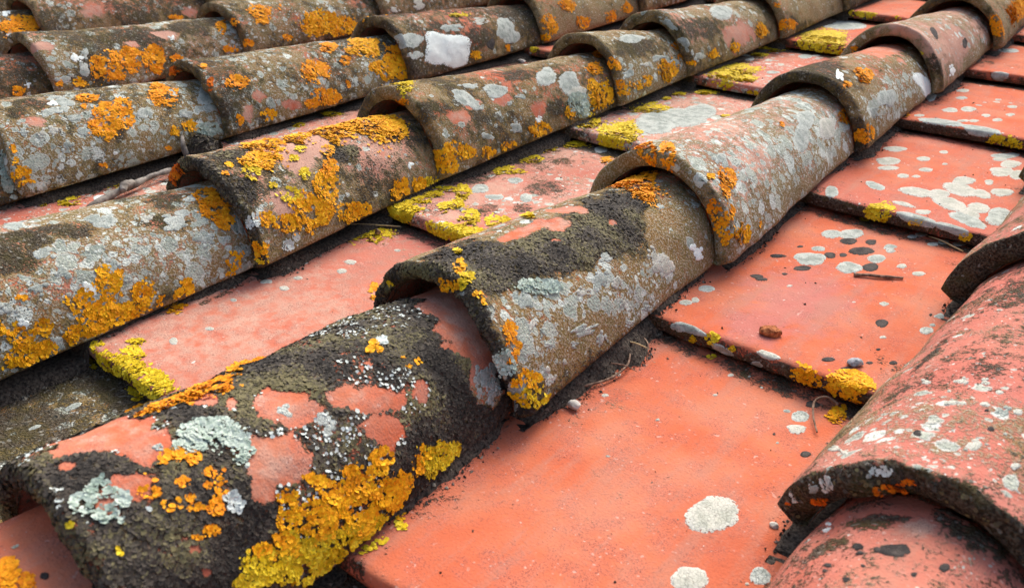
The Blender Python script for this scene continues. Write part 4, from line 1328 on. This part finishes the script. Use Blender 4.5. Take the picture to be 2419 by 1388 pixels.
# ------------------------------------------------------------------ lichen colonies, each a sub-part of the tile it grows on
def local(key, p): T = TILES[key]; return p - np.array([T.x, T.y, 0.0])
LOBE_K = 7
def lobe_mesh(p, n, u, v, r, tilt, rnd, seed):
    """p,n,u,v (m,3): many small cupped scales"""
    m = len(p); rg = np.random.default_rng(seed)
    ang = np.linspace(0, 2 * math.pi, LOBE_K, endpoint=False)[None, :] + rg.uniform(-.25, .25, (m, LOBE_K))
    rad = r[:, None] * rg.uniform(0.72, 1.15, (m, LOBE_K))
    lx = np.cos(ang) * rad; ly = np.sin(ang) * rad * rg.uniform(0.75, 1.2, (m, 1))
    lz = np.sin(tilt)[:, None] * lx + r[:, None] * rg.uniform(-0.05, 0.22, (m, LOBE_K))
    lx = lx * np.cos(tilt)[:, None]
    rim = p[:, None] + lx[..., None] * u[:, None] + ly[..., None] * v[:, None] + lz[..., None] * n[:, None]
    verts = np.concatenate([p[:, None], rim], 1).reshape(-1, 3)
    base = (np.arange(m) * (LOBE_K + 1))[:, None]; k = np.arange(LOBE_K)[None, :]
    faces = np.stack([np.broadcast_to(base, (m, LOBE_K)), base + 1 + k, base + 1 + (k + 1) % LOBE_K], -1).reshape(-1, 3)
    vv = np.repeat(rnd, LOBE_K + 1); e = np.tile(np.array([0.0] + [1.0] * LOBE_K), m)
    return verts, faces, vv, e
def scatter_lobes(name, key, mat, s, t, h, r, rnd, outward, seed, tilt=(0.05, 0.55), kind='stuff'):
    T = TILES[key]
    if len(s) < 3: return None
    p, n, u, v = T.frame(s / T.sm, t)
    p = p + n * h[:, None]
    rg = np.random.default_rng(seed)
    th = outward + rg.normal(0, 0.7, len(s))
    u2 = u * np.cos(th)[:, None] + v * np.sin(th)[:, None]; v2 = np.cross(n, u2)
    vs_, fs, vv, e = lobe_mesh(p, n, u2, v2, r, rg.uniform(*tilt, len(s)), rnd, seed)
    vs_ = local(key, vs_)
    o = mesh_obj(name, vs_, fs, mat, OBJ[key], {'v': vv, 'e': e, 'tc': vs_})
    o['kind'] = kind
    return o
LNAME = {'O': 'orange_lichen', 'Y': 'yellow_lichen', 'A': 'amber_lichen', 'R': 'rust_lichen', 'G': 'grey_green_lichen', 'D': 'dark_lichen', 'w': 'white_lichen'}
LPAR = {   # lobe radius, bump height, hole threshold
 'O': (0.0012, 0.0014, 0.41), 'Y': (0.0013, 0.0008, 0.42), 'A': (0.0013, 0.0020, 0.405), 'R': (0.0013, 0.002, 0.30), 'G': (0.0012, 0.0022, 0.36), 'w': (0.0012, 0.0012, 0.3), 'D': (0.0013, 0.0012, 0.2)}
def colony(key, m, seed):
    T = TILES[key]; k = m[0]; _, cs, ct, a1, a2, b1, b2 = m
    d = SHOW[key]
    rg = np.random.default_rng(seed)
    r0, h0, hole = LPAR[k]
    r0 = r0 * (1.0 if d < 0.6 else 1.1 if d < 1.0 else 1.3)
    area = abs(a1 * b2 - a2 * b1) * math.pi
    if area < 1e-8: return
    r0 = min(r0, 0.42 * math.sqrt(area / math.pi))
    n = int(min(area / (r0 * r0) * 2.1, 12000) * 2.0)
    al, be = rg.uniform(-1.5, 1.5, n), rg.uniform(-1.5, 1.5, n)
    s = cs + al * a1 + be * b1; t = ct + al * a2 + be * b2
    e = ell(m, s, t, 0.55, seed, 60 if area > 4e-4 else 140)
    q = np.stack([s, t, 0 * s], -1) + seed * 0.13
    hn = fbm(q, 190, 3, seed + 2)
    stray = (e > -0.30) & (rg.random(n) < 0.10 * np.exp(np.minimum(e, 0) * 6)) & (hn > 0.42)
    ok = (((e > 0.02) & (hn > hole)) | stray) & (np.abs(s) < T.sm * 0.985) & (t > -T.th * 0.9) & (t < T.L)
    s, t, e, hn, al, be, q = s[ok], t[ok], e[ok], hn[ok], al[ok], be[ok], q[ok]
    if len(s) < 3: return
    h = h0 * sstep(0.0, 0.35, e) * np.clip(vnoise(q, 230, seed + 5) * 1.3 - 0.15, 0, 1) * min(1, math.sqrt(area) / 0.03) + r0 * 0.25 + (0.0006 if key in ('B0', 'B1', 'C1') else 0.0)
    r = r0 * (0.5 + 1.1 * rg.random(len(s)) ** 2)
    ou = np.arctan2(al * a2 + be * b2, al * a1 + be * b1)
    rnd = np.clip(0.38 + 0.62 * (vnoise(q, 90, seed + 8)) + rg.normal(0, 0.26, len(s)) - 0.35 * sstep(0.5, 0.2, hn), 0, 1)
    return scatter_lobes(LNAME[k], key, ML[k], s, t, h, r, rnd, ou, seed)
KNAME = {'W': 'white_lichen_crust', 'g': 'pale_grey_lichen_crust', 'b': 'blue_grey_lichen_crust', 'k': 'black_lichen_crust'}
def crust_disc(T, k, cs, ct, a1, a2, b1, b2, seed, wk):
    size = math.sqrt(abs(a1 * b2 - a2 * b1))
    nr, ns = (3, 20) if size < 0.004 else (5, 40) if size < 0.012 else (9, 84)
    ph = np.linspace(0, 2 * math.pi, ns, endpoint=False); rho = np.linspace(0, 1, nr + 1)[1:] ** 0.8
    circ = np.stack([np.cos(ph), np.sin(ph), np.zeros(ns)], -1)
    wb = 1 + (vnoise(circ + seed * 0.71, 1.1, seed) - 0.5) * 0.7 * wk + (fbm(circ + seed, 4.5, 3, seed + 1) - 0.5) * 0.30 * wk
    RHO, PH = np.meshgrid(rho, ph, indexing='ij'); WB = np.broadcast_to(wb, RHO.shape)
    rr = RHO * (1 + (WB - 1) * RHO)
    sq = 1.0 if not (k == 'W' and size > 0.016) else 1.12 / (np.abs(np.cos(PH)) ** 5 + np.abs(np.sin(PH)) ** 5) ** 0.2
    al, be = rr * sq * np.cos(PH), rr * sq * np.sin(PH)
    s = np.concatenate([[cs], (cs + al * a1 + be * b1).ravel()]); t = np.concatenate([[ct], (ct + al * a2 + be * b2).ravel()])
    s = np.clip(s, -T.sm * 0.99, T.sm * 0.99); t = np.clip(t, -T.th * 0.95, T.L)
    p, n, u, v = T.frame(s / T.sm, t)
    ed = np.concatenate([[0.0], RHO.ravel()])
    th = min(0.0007, 0.00025 + size * 0.02) if T.kind == 'pan' else 0.00028
    h = th * (1 - ed ** 5) - 0.0004 * (ed > 0.99) + 0.00016 + (seed % 7) * 0.00003 + (vnoise(p, 260, seed) - 0.5) * th * 0.7 * (ed < 0.99)
    p = local(T.key, p + n * h[:, None])
    i = np.arange(ns); F = [np.stack([0 * i, 1 + i, 1 + (i + 1) % ns], -1)]
    for j in range(nr - 1):
        a = 1 + j * ns + i; b = 1 + j * ns + (i + 1) % ns; c = b + ns; d_ = a + ns
        F += [np.stack([a, d_, c], -1), np.stack([a, c, b], -1)]
    return p, np.concatenate(F), ed
def crust(key, m, seed):
    """one crust colony: on the curved tiles a cluster of grown-together discs, on the flat ones a single disc"""
    T = TILES[key]; k, cs, ct, a1, a2, b1, b2 = m; rg = np.random.default_rng(seed)
    size = math.sqrt(abs(a1 * b2 - a2 * b1)); parts = []
    if T.kind == 'cover' and k in 'gbW' and size > 0.0030 and size < 0.016:
        parts.append((0.0, 0.0, 0.62))
        for _ in range(rg.integers(5, 10)):
            an = rg.uniform(0, 6.28); q = rg.uniform(0.45, 1.05); parts.append((q * math.cos(an), q * math.sin(an), rg.uniform(0.14, 0.45)))
    else: parts.append((0.0, 0.0, 1.0))
    V, F, E, off = [], [], [], 0
    for j, (x, y, sc_) in enumerate(parts):
        p, f, e = crust_disc(T, k, cs + x * a1 + y * b1, ct + x * a2 + y * b2, a1 * sc_, a2 * sc_, b1 * sc_, b2 * sc_, seed + j * 3, 0.55 if k == 'W' else 0.8 if T.kind == 'pan' else 1.1)
        V.append(p); F.append(f + off); E.append(e); off += len(p)
    V = np.concatenate(V)
    return mesh_obj(KNAME[k], V, np.concatenate(F), MK[k], OBJ[key], {'e': np.concatenate(E), 'tc': V + seed * 0.01})
sd_ = 500
for key, ms in MARKS.items():
    if key not in OBJ: continue
    for m in ms:
        sd_ += 1
        if m[0] in LPAR: colony(key, m, sd_)
        elif m[0] in KNAME: crust(key, m, sd_)

# leafy dark lichen where the crust is thick, close to the viewer
def dark_scales(key, n, r0, thr=0.55, edge_grains=0):
    if key not in OBJ: return
    T = TILES[key]; rg = np.random.default_rng(T.seed + 90)
    f = rg.uniform(-0.99, 0.99, n); t = rg.uniform(-T.th * 0.8, T.L - 0.06, n)
    mo, gy, br, pl, ro = masks(T, f, t)
    q = np.stack([f * T.sm, t, 0 * f], -1) + T.off
    mo2 = mo + (vnoise(q, 180, 3) - 0.5) * 0.25
    ok = mo2 > thr + rg.uniform(-0.06, 0.34, n)
    for i_, m in enumerate(MARKS.get(key, [])):
        if m[0] in LPAR or m[0] in 'gbW': ok &= ell(m, f * T.sm, t, 0.4, 7 + i_, 90) < 0.12
    nz = vnoise(q, 45, 8)
    rnd = np.clip((nz - 0.5) * 1.5 + 0.42 + rg.normal(0, .22, n), 0, 1)
    h = 0.0001 + 0.0009 * vnoise(q, 240, 4) * sstep(thr, thr + 0.25, mo2)
    r = r0 * rg.uniform(0.6, 1.3, n)
    scatter_lobes('dark_lichen', key, ML['D'], (f * T.sm)[ok], t[ok], h[ok], r[ok], rnd[ok], rg.uniform(0, 6.28, ok.sum()), T.seed + 91, (0.05, 0.5))
    if edge_grains:
        m_ = edge_grains
        f = rg.uniform(-0.9, 0.9, m_); t = rg.uniform(0.0, T.L - 0.06, m_); mo, *_ = masks(T, f, t)
        q = np.stack([f * T.sm, t, 0 * f], -1) + T.off
        g = (np.abs(mo - 0.47) < 0.2) & (vnoise(q, 30, 77) > 0.42) & (vnoise(q, 160, 78) > 0.4)
        k = g.sum()
        if k > 3: scatter_lobes('white_lichen', key, ML['w'], (f * T.sm)[g], t[g], np.full(k, .0006), 0.0011 * rg.uniform(.5, 1.4, k), rg.uniform(0.2, 1, k), rg.uniform(0, 6.28, k), T.seed + 92, (0.1, .5))
for args in DARK: dark_scales(*args)

# ------------------------------------------------------------------ dirt packed along the feet of the cover tiles
def pan_z(x, y):
    """height of the pan skin under (x, y) in the roof frame"""
    best = None
    for c, (px, y0) in PAN0.items():
        if abs(x - px) <= W_COL / 2:
            k = math.floor((y - y0) / L_PAN)
            T = TILES.get(f'{c}{k}')
            if T is None: return -0.01
            return float(T.surf(np.array((x - px) / (T.w / 2)).clip(-1, 1), np.array(y - T.y))[2])
    return -0.01
OCT = np.array([[1, 0, 0], [-1, 0, 0], [0, 1, 0], [0, -1, 0], [0, 0, 1], [0, 0, -1]], float)
OCF = np.array([[0, 2, 4], [2, 1, 4], [1, 3, 4], [3, 0, 4], [2, 0, 5], [1, 2, 5], [3, 1, 5], [0, 3, 5]])
def crumbs(P, R, V, seed):
    rg = np.random.default_rng(seed); m = len(P)
    v = OCT[None] * R[:, None, None] * rg.uniform(0.5, 1.3, (m, 6, 1)) + rg.normal(0, .25, (m, 6, 3)) * R[:, None, None]
    verts = (P[:, None] + v).reshape(-1, 3); faces = (OCF[None] + (np.arange(m) * 6)[:, None, None]).reshape(-1, 3)
    return verts, faces, np.repeat(V, 6)
sv, sf, sv_, off_ = [], [], [], 0
cp, cr, cv = [], [], []
rg = np.random.default_rng(5)
for key, dist in SHOW.items():
    T = TILES[key]
    if T.kind != 'cover' or dist > 2.2: continue
    st = 0.004 if dist < 1.0 else 0.007
    ys = np.arange(T.y - 0.01, T.y + T.L - 0.072, st)
    for side in (1, -1):
        amp0 = 0.9 if side > 0 else 0.7
        q = np.stack([np.full(len(ys), T.x), ys, np.full(len(ys), side * 3.0)], -1)
        amp = np.clip((fbm(q, 9, 3, 31) - 0.28) * 2.4, 0.08, 1.25) * amp0
        amp = amp * sstep(T.y - 0.004, T.y + 0.02, ys) * sstep(T.y + T.L - 0.075, T.y + T.L - 0.10, ys) * (0.45 if T.x > 0.2 else 0.62) + 0.02
        if key == 'B1' and side > 0: amp = amp + 0.75 * np.exp(-((ys + 0.235) / 0.035) ** 2)
        wob = fbm(q, 60, 3, 32)
        rows = []
        for i, y in enumerate(ys):
            u = (y - T.y) / T.L; hw = T.hw[0] + (T.hw[1] - T.hw[0]) * max(u, 0)
            xo = T.x + T.dx * (1 - u) + T.x1 * u
            x_out = hw - 0.008 + 0.018 * amp[i] * (0.35 + wob[i])
            prof = [(hw - 0.045, 0.020 * amp[i] - 0.001), (hw - 0.02, 0.021 * amp[i] - 0.001), (hw - 0.006, 0.013 * amp[i] * (0.6 + wob[i])), ((hw - 0.006 + x_out) / 2, 0.007 * amp[i] * (0.5 + wob[i])), (x_out, -0.0012)]
            zp = pan_z(xo + side * (hw + 0.004), y)
            rows.append([(xo + side * px, y + rg.uniform(-.001, .001), zp + pz + rg.uniform(-.0008, .0008)) for px, pz in prof])
            nc = rg.poisson((10 if dist < 0.8 else 5 if dist < 1.3 else 2) * amp[i] * st / 0.004)
            for _ in range(nc):
                w_ = rg.uniform(0, 1) ** 1.5; px = hw - 0.012 + (x_out - hw + 0.014) * (1 - w_ * 0.9) + abs(rg.normal(0, .0035)) * (rg.random() < .35)
                hz = np.interp(px, [p[0] for p in prof], [p[1] for p in prof])
                cp.append((xo + side * px, y + rg.uniform(-st, st), zp + max(hz, 0) + rg.uniform(0, .001))); cr.append(0.0004 + 0.0013 * rg.random() ** 2.4); cv.append(np.clip(rg.random() ** 1.5 + (0.75 if rg.random() < .05 else 0), 0, 1))
        rows = np.array(rows)
        if side < 0: rows = rows[:, ::-1]
        n0, n1 = rows.shape[:2]
        sv.append(rows.reshape(-1, 3)); sf.append(grid_faces(n1, n0) + off_); off_ += n0 * n1
soil = mesh_obj('soil', np.concatenate(sv), np.concatenate(sf), M_SOIL)
soil.matrix_world = ROOF_M
tag(soil, 'dark soil packed into the gaps along the feet of the curved tiles', 'soil', kind='stuff')
v_, f_, a_ = crumbs(np.array(cp), np.array(cr), np.array(cv), 6)
cb = mesh_obj('litter_crumbs', v_, f_, ML['S'], None, {'v': a_, 'e': a_ * 0, 'tc': v_}, smooth=False)
cb.matrix_world = ROOF_M
tag(cb, 'loose dark crumbs of rotted litter strewn along the curved tiles', 'litter', kind='stuff')

# a little grit lying loose on the flat tiles
P, R_, V = [], [], []
for _ in range(420):
    c = ['AB', 'AB', 'BC', 'CD'][rg.integers(4)]; px, y0 = PAN0[c]
    x = px + rg.uniform(-.085, .085); y = rg.uniform(-0.62, 0.9)
    P.append((x, y, pan_z(x, y) + 0.0003)); R_.append(0.0003 + 0.0011 * rg.random() ** 3); V.append(rg.random())
v_, f_, a_ = crumbs(np.array(P), np.array(R_), np.array(V), 8)
gt = mesh_obj('grit', v_, f_, ML['S'], None, {'v': a_, 'e': a_ * 0, 'tc': v_}, smooth=False); gt.matrix_world = ROOF_M
tag(gt, 'fine dark grit scattered over the flat red tiles', 'grit', kind='stuff')

# ------------------------------------------------------------------ single loose things
def icosphere(sub):
    import bmesh
    bm = bmesh.new(); bmesh.ops.create_icosphere(bm, subdivisions=sub, radius=1.0)
    v = np.array([x.co[:] for x in bm.verts]); f = np.array([[x.index for x in p.verts] for p in bm.faces]); bm.free(); return v, f
ICO = icosphere(4)
def stone(name, pos, size, mat, seed, label, cat, rough=0.35, rot=0.0, sink=0.25, group=None):
    v, f = ICO; rg = np.random.default_rng(seed); v = v.copy()
    for _ in range(9):                                   # chip flat facets off the lump
        d = rg.normal(size=3); d /= np.linalg.norm(d); k = rg.uniform(0.62, 0.92)
        e = v @ d; v = v - np.clip(e - k, 0, None)[:, None] * d * 0.9
    v = v * (1 + rough * (fbm(v + seed, 1.6, 4, seed) - 0.5))[:, None] * (1 + 0.10 * rough * (vnoise(v + seed, 9, seed) - .5))[:, None]
    v = v * np.array(size) / 2
    v[:, 2] -= v[:, 2].min(); v[:, 2] -= size[2] * 0.06
    o = mesh_obj(name, v, f, mat); o.matrix_world = ROOF_M @ Matrix.Translation(pos) @ Matrix.Rotation(rot, 4, 'Z')
    return tag(o, label, cat, group)
def tube(pts, radii, seed, ns=9, knot=0.18):
    pts = np.array(pts, float); n = max(24, len(pts) * 8)
    tt = np.linspace(0, len(pts) - 1, n); i = np.clip(tt.astype(int), 0, len(pts) - 2); fr = (tt - i)[:, None]
    def P_(k): return pts[np.clip(k, 0, len(pts) - 1)]
    c = 0.5 * (2 * P_(i) + (P_(i + 1) - P_(i - 1)) * fr + (2 * P_(i - 1) - 5 * P_(i) + 4 * P_(i + 1) - P_(i + 2)) * fr ** 2 + (-P_(i - 1) + 3 * P_(i) - 3 * P_(i + 1) + P_(i + 2)) * fr ** 3)
    r = np.interp(tt, np.arange(len(pts)), radii)
    d = np.gradient(c, axis=0); d /= np.linalg.norm(d, axis=1, keepdims=True) + 1e-9
    a = np.cross(d, [0.13, 0.05, 1.0]); a /= np.linalg.norm(a, axis=1, keepdims=True) + 1e-9; b = np.cross(d, a)
    ph = np.linspace(0, 2 * math.pi, ns, endpoint=False)
    ring = c[:, None] + (np.cos(ph)[None, :, None] * a[:, None] + np.sin(ph)[None, :, None] * b[:, None]) * r[:, None, None]
    ring = c[:, None] + (ring - c[:, None]) * (1 + knot * 2 * (fbm(ring, 0.25 / np.mean(radii), 3, seed) - 0.5))[..., None]
    v = np.concatenate([ring.reshape(-1, 3), c[:1], c[-1:]]); F = []
    k = np.arange(ns)
    for j in range(n - 1):
        A = j * ns + k; B = j * ns + (k + 1) % ns
        F += [np.stack([A, B, B + ns], -1), np.stack([A, B + ns, A + ns], -1)]
    F.append(np.stack([np.full(ns, n * ns), (k + 1) % ns, k], -1)); F.append(np.stack([np.full(ns, n * ns + 1), (n - 1) * ns + k, (n - 1) * ns + (k + 1) % ns], -1))
    return v, np.concatenate(F)
def rod(name, pts, radii, mat, seed, label=None, cat=None, group=None, parent=None, knot=0.18):
    o0 = np.array(pts[0], float)
    v, f = tube(np.array(pts) - o0, radii, seed, knot=knot)
    if parent is not None:
        o = mesh_obj(name, v + o0 - parent['_o'], f, mat, parent['o']); return o
    o = mesh_obj(name, v, f, mat); o.matrix_world = ROOF_M @ Matrix.Translation(Vector(o0))
    return tag(o, label, cat, group)

stone('brick_fragment', (0.1661, -0.1473, 0.0166), (0.0185, 0.0125, 0.0105), M_BRICK, 3, 'small orange brick fragment lying on the flat red tile', 'brick fragment', 0.5, 0.5)
stone('pebble', (0.0905, -0.3215, 0.0085), (0.011, 0.0095, 0.008), M_STONE, 5, 'cream pebble at the foot of the mossy curved tile', 'pebble', 0.3, 0.3, group='pebbles lying on the roof')
stone('pebble', (0.2362, -0.1499, 0.0170), (0.0135, 0.010, 0.008), M_GSTONE, 7, 'grey speckled stone chip beside the amber lichen at the flat tile edge', 'stone chip', 0.5, 1.0, group='pebbles lying on the roof')
stone('pebble', (0.2560, -0.3440, 0.0085), (0.0060, 0.0045, 0.004), M_STONE, 9, 'tiny tan pebble by the dirt beside the smooth curved tile', 'pebble', 0.3, 0.2, group='pebbles lying on the roof')
stone('pebble', (-0.6268, 0.3542, 0.0085), (0.009, 0.008, 0.006), M_STONE, 11, 'small white pebble below the tile with the white patch', 'pebble', 0.4, 0.2, group='pebbles lying on the roof')
stone('pebble', (-0.6080, 0.3650, 0.0085), (0.008, 0.007, 0.006), M_STONE, 12, 'small white pebble tucked against the tile with the white patch', 'pebble', 0.4, 1.2, group='pebbles lying on the roof')
stone('pebble', (-0.5925, 0.4866, 0.0010), (0.016, 0.011, 0.008), M_STONE, 13, 'flat white pebble up the channel beyond the white patched tile', 'pebble', 0.4, 0.2, group='pebbles lying on the roof')
stone('seed_pod', (-0.2552, -0.1933, 0.0030), (0.0075, 0.006, 0.007), M_TWIG, 15, 'dark shrivelled seed pod in a yellow lichen rosette', 'seed pod', 0.6, 0.2)
stone('stone_lump', (-0.5800, 0.6700, -0.002), (0.038, 0.030, 0.034), M_GSTONE, 17, 'grey and white lump wedged behind the ridge of a curved tile', 'stone', 0.6, 0.4)
tw = rod('twig', [(0.1798, 0.0157, 0.0098), (0.190, 0.0232, 0.0100), (0.2000, 0.0287, 0.0096), (0.2174, 0.0416, 0.0082)], (0.0018, 0.0017, 0.0019, 0.0012), M_TWIG, 21, 'short straight grey brown twig lying on the flat red tile', 'twig', 'twigs lying on the roof', knot=0.3)
rod('twig', [(0.2400, -0.1880, 0.0035), (0.2310, -0.1880, 0.0065), (0.2255, -0.1975, 0.0060), (0.2300, -0.2120, 0.0040), (0.2400, -0.2300, 0.0035)], (0.0016, 0.0010, 0.0009, 0.0008, 0.0006), M_TWIG, 23, 'hooked purple brown twig below the amber lichen clump', 'twig', 'twigs lying on the roof')
rod('twig', [(0.0760, -0.3040, 0.0110), (0.0860, -0.2880, 0.0105), (0.0915, -0.2700, 0.0095), (0.0920, -0.2500, 0.0100), (0.0860, -0.2360, 0.0130)], (0.0007, 0.0010, 0.0011, 0.0009, 0.0006), M_TWIG, 25, 'curved brown twig in the dirt below the mossy curved tile', 'twig', 'twigs lying on the roof')
rod('rootlet', [(0.084, -0.262, 0.0150), (0.094, -0.258, 0.0150), (0.101, -0.250, 0.0080)], (0.0006, 0.0006, 0.0003), M_TWIG, 60, 'thin brown rootlet in the soil pile, nearer the cream pebble', 'rootlet', 'rootlets in the soil pile')
rod('rootlet', [(0.086, -0.214, 0.0150), (0.094, -0.222, 0.0160), (0.099, -0.232, 0.0080)], (0.0006, 0.0006, 0.0003), M_TWIG, 61, 'thin brown rootlet in the soil pile, nearer the flat tile edge', 'rootlet', 'rootlets in the soil pile')
rod('straw', [(0.0700, -0.2350, 0.0170), (0.0840, -0.2270, 0.0165), (0.0960, -0.2230, 0.0130)], (0.0006, 0.0007, 0.0005), M_STRAW, 27, 'pale straw stem lying in the dirt beneath the mossy tile', 'straw', 'straws lying on the roof', knot=.05)
rod('straw', [(0.2060, 0.1750, -0.0005), (0.2200, 0.1680, 0.0012), (0.2330, 0.1610, 0.0012), (0.2450, 0.1540, 0.0015)], (0.0004, 0.0008, 0.0009, 0.0006), M_STRAW, 29, 'amber pine needle on the flat tile under the grey edged tile', 'pine needle', 'straws lying on the roof', knot=.05)
rod('straw', [(-0.2950, -0.2050, 0.0080), (-0.2750, -0.1870, 0.0065), (-0.2500, -0.1640, 0.0030)], (0.0007, 0.0009, 0.0006), M_STRAW, 31, 'thin pale straw beside the yellow lichen rosette', 'straw', 'straws lying on the roof', knot=.05)
# the piece of bark with its fork
bk = rod('bark_piece', [(-0.5800, -0.2350, 0.012), (-0.5740, -0.2600, 0.014), (-0.5640, -0.2950, 0.015), (-0.5540, -0.3300, 0.014), (-0.5430, -0.3650, 0.012)], (0.0022, 0.0034, 0.0042, 0.0040, 0.0026), M_BARK, 33, 'weathered grey piece of bark lying in the channel beside curved tile', 'bark', knot=0.7)
rod('branch_stub', [(-0.5640, -0.2950, 0.016), (-0.5560, -0.3080, 0.020), (-0.5470, -0.3150, 0.018)], (0.0060, 0.0050, 0.0030), M_BARK, 34, parent={'o': bk, '_o': np.array((-0.5800, -0.2350, 0.012))}, knot=0.4)
# a dark moss cushion with a dead stalk
def moss_cushion(pos, rad, seed, label):
    rg = np.random.default_rng(seed); n = 1500
    d = rg.normal(size=(n, 3)); d[:, 2] = np.abs(d[:, 2]); d /= np.linalg.norm(d, axis=1, keepdims=True)
    k = rad * (0.65 + 0.5 * fbm(d + seed, 2.2, 3, seed)); p = d * k[:, None]
    u = np.cross(d, rg.normal(size=(n, 3))); u /= np.linalg.norm(u, axis=1, keepdims=True); v = np.cross(d, u)
    vs_, fs, vv, e = lobe_mesh(p, d, u, v, rad * 0.10 * rg.uniform(.6, 1.3, n), rg.uniform(.1, .9, n), np.clip(rg.random(n) * 0.75, 0, 1), seed)
    core = ICO[0] * rad * 0.72; core[:, 2] = np.maximum(core[:, 2], -0.004)
    nv = len(vs_); vs_ = np.concatenate([vs_, core]); fs = np.concatenate([fs, ICO[1] + nv]); z = np.zeros(len(core))
    o = mesh_obj('moss_cushion', vs_, fs, ML['D'], None, {'v': np.concatenate([vv, z]), 'e': np.concatenate([e, z]), 'tc': vs_})
    o.matrix_world = ROOF_M @ Matrix.Translation(pos)
    return tag(o, label, 'moss')
moss_cushion((-0.5900, -0.1800, 0.016), 0.024, 41, 'black moss cushion at the foot of the lichen spotted curved tile')
#moss_cushion((-0.2460, 0.790, 0.012), 0.030, 43, 'brown moss cushion swelling below the upper curved tile')
rod('dead_stalk', [(-0.5860, -0.2040, 0.010), (-0.5900, -0.2060, 0.026), (-0.5960, -0.2030, 0.036), (-0.6030, -0.1980, 0.041)], (0.0040, 0.0036, 0.0032, 0.0020), M_BARK, 45, 'short grey dead stalk leaning beside the black moss cushion', 'stalk', knot=0.3)
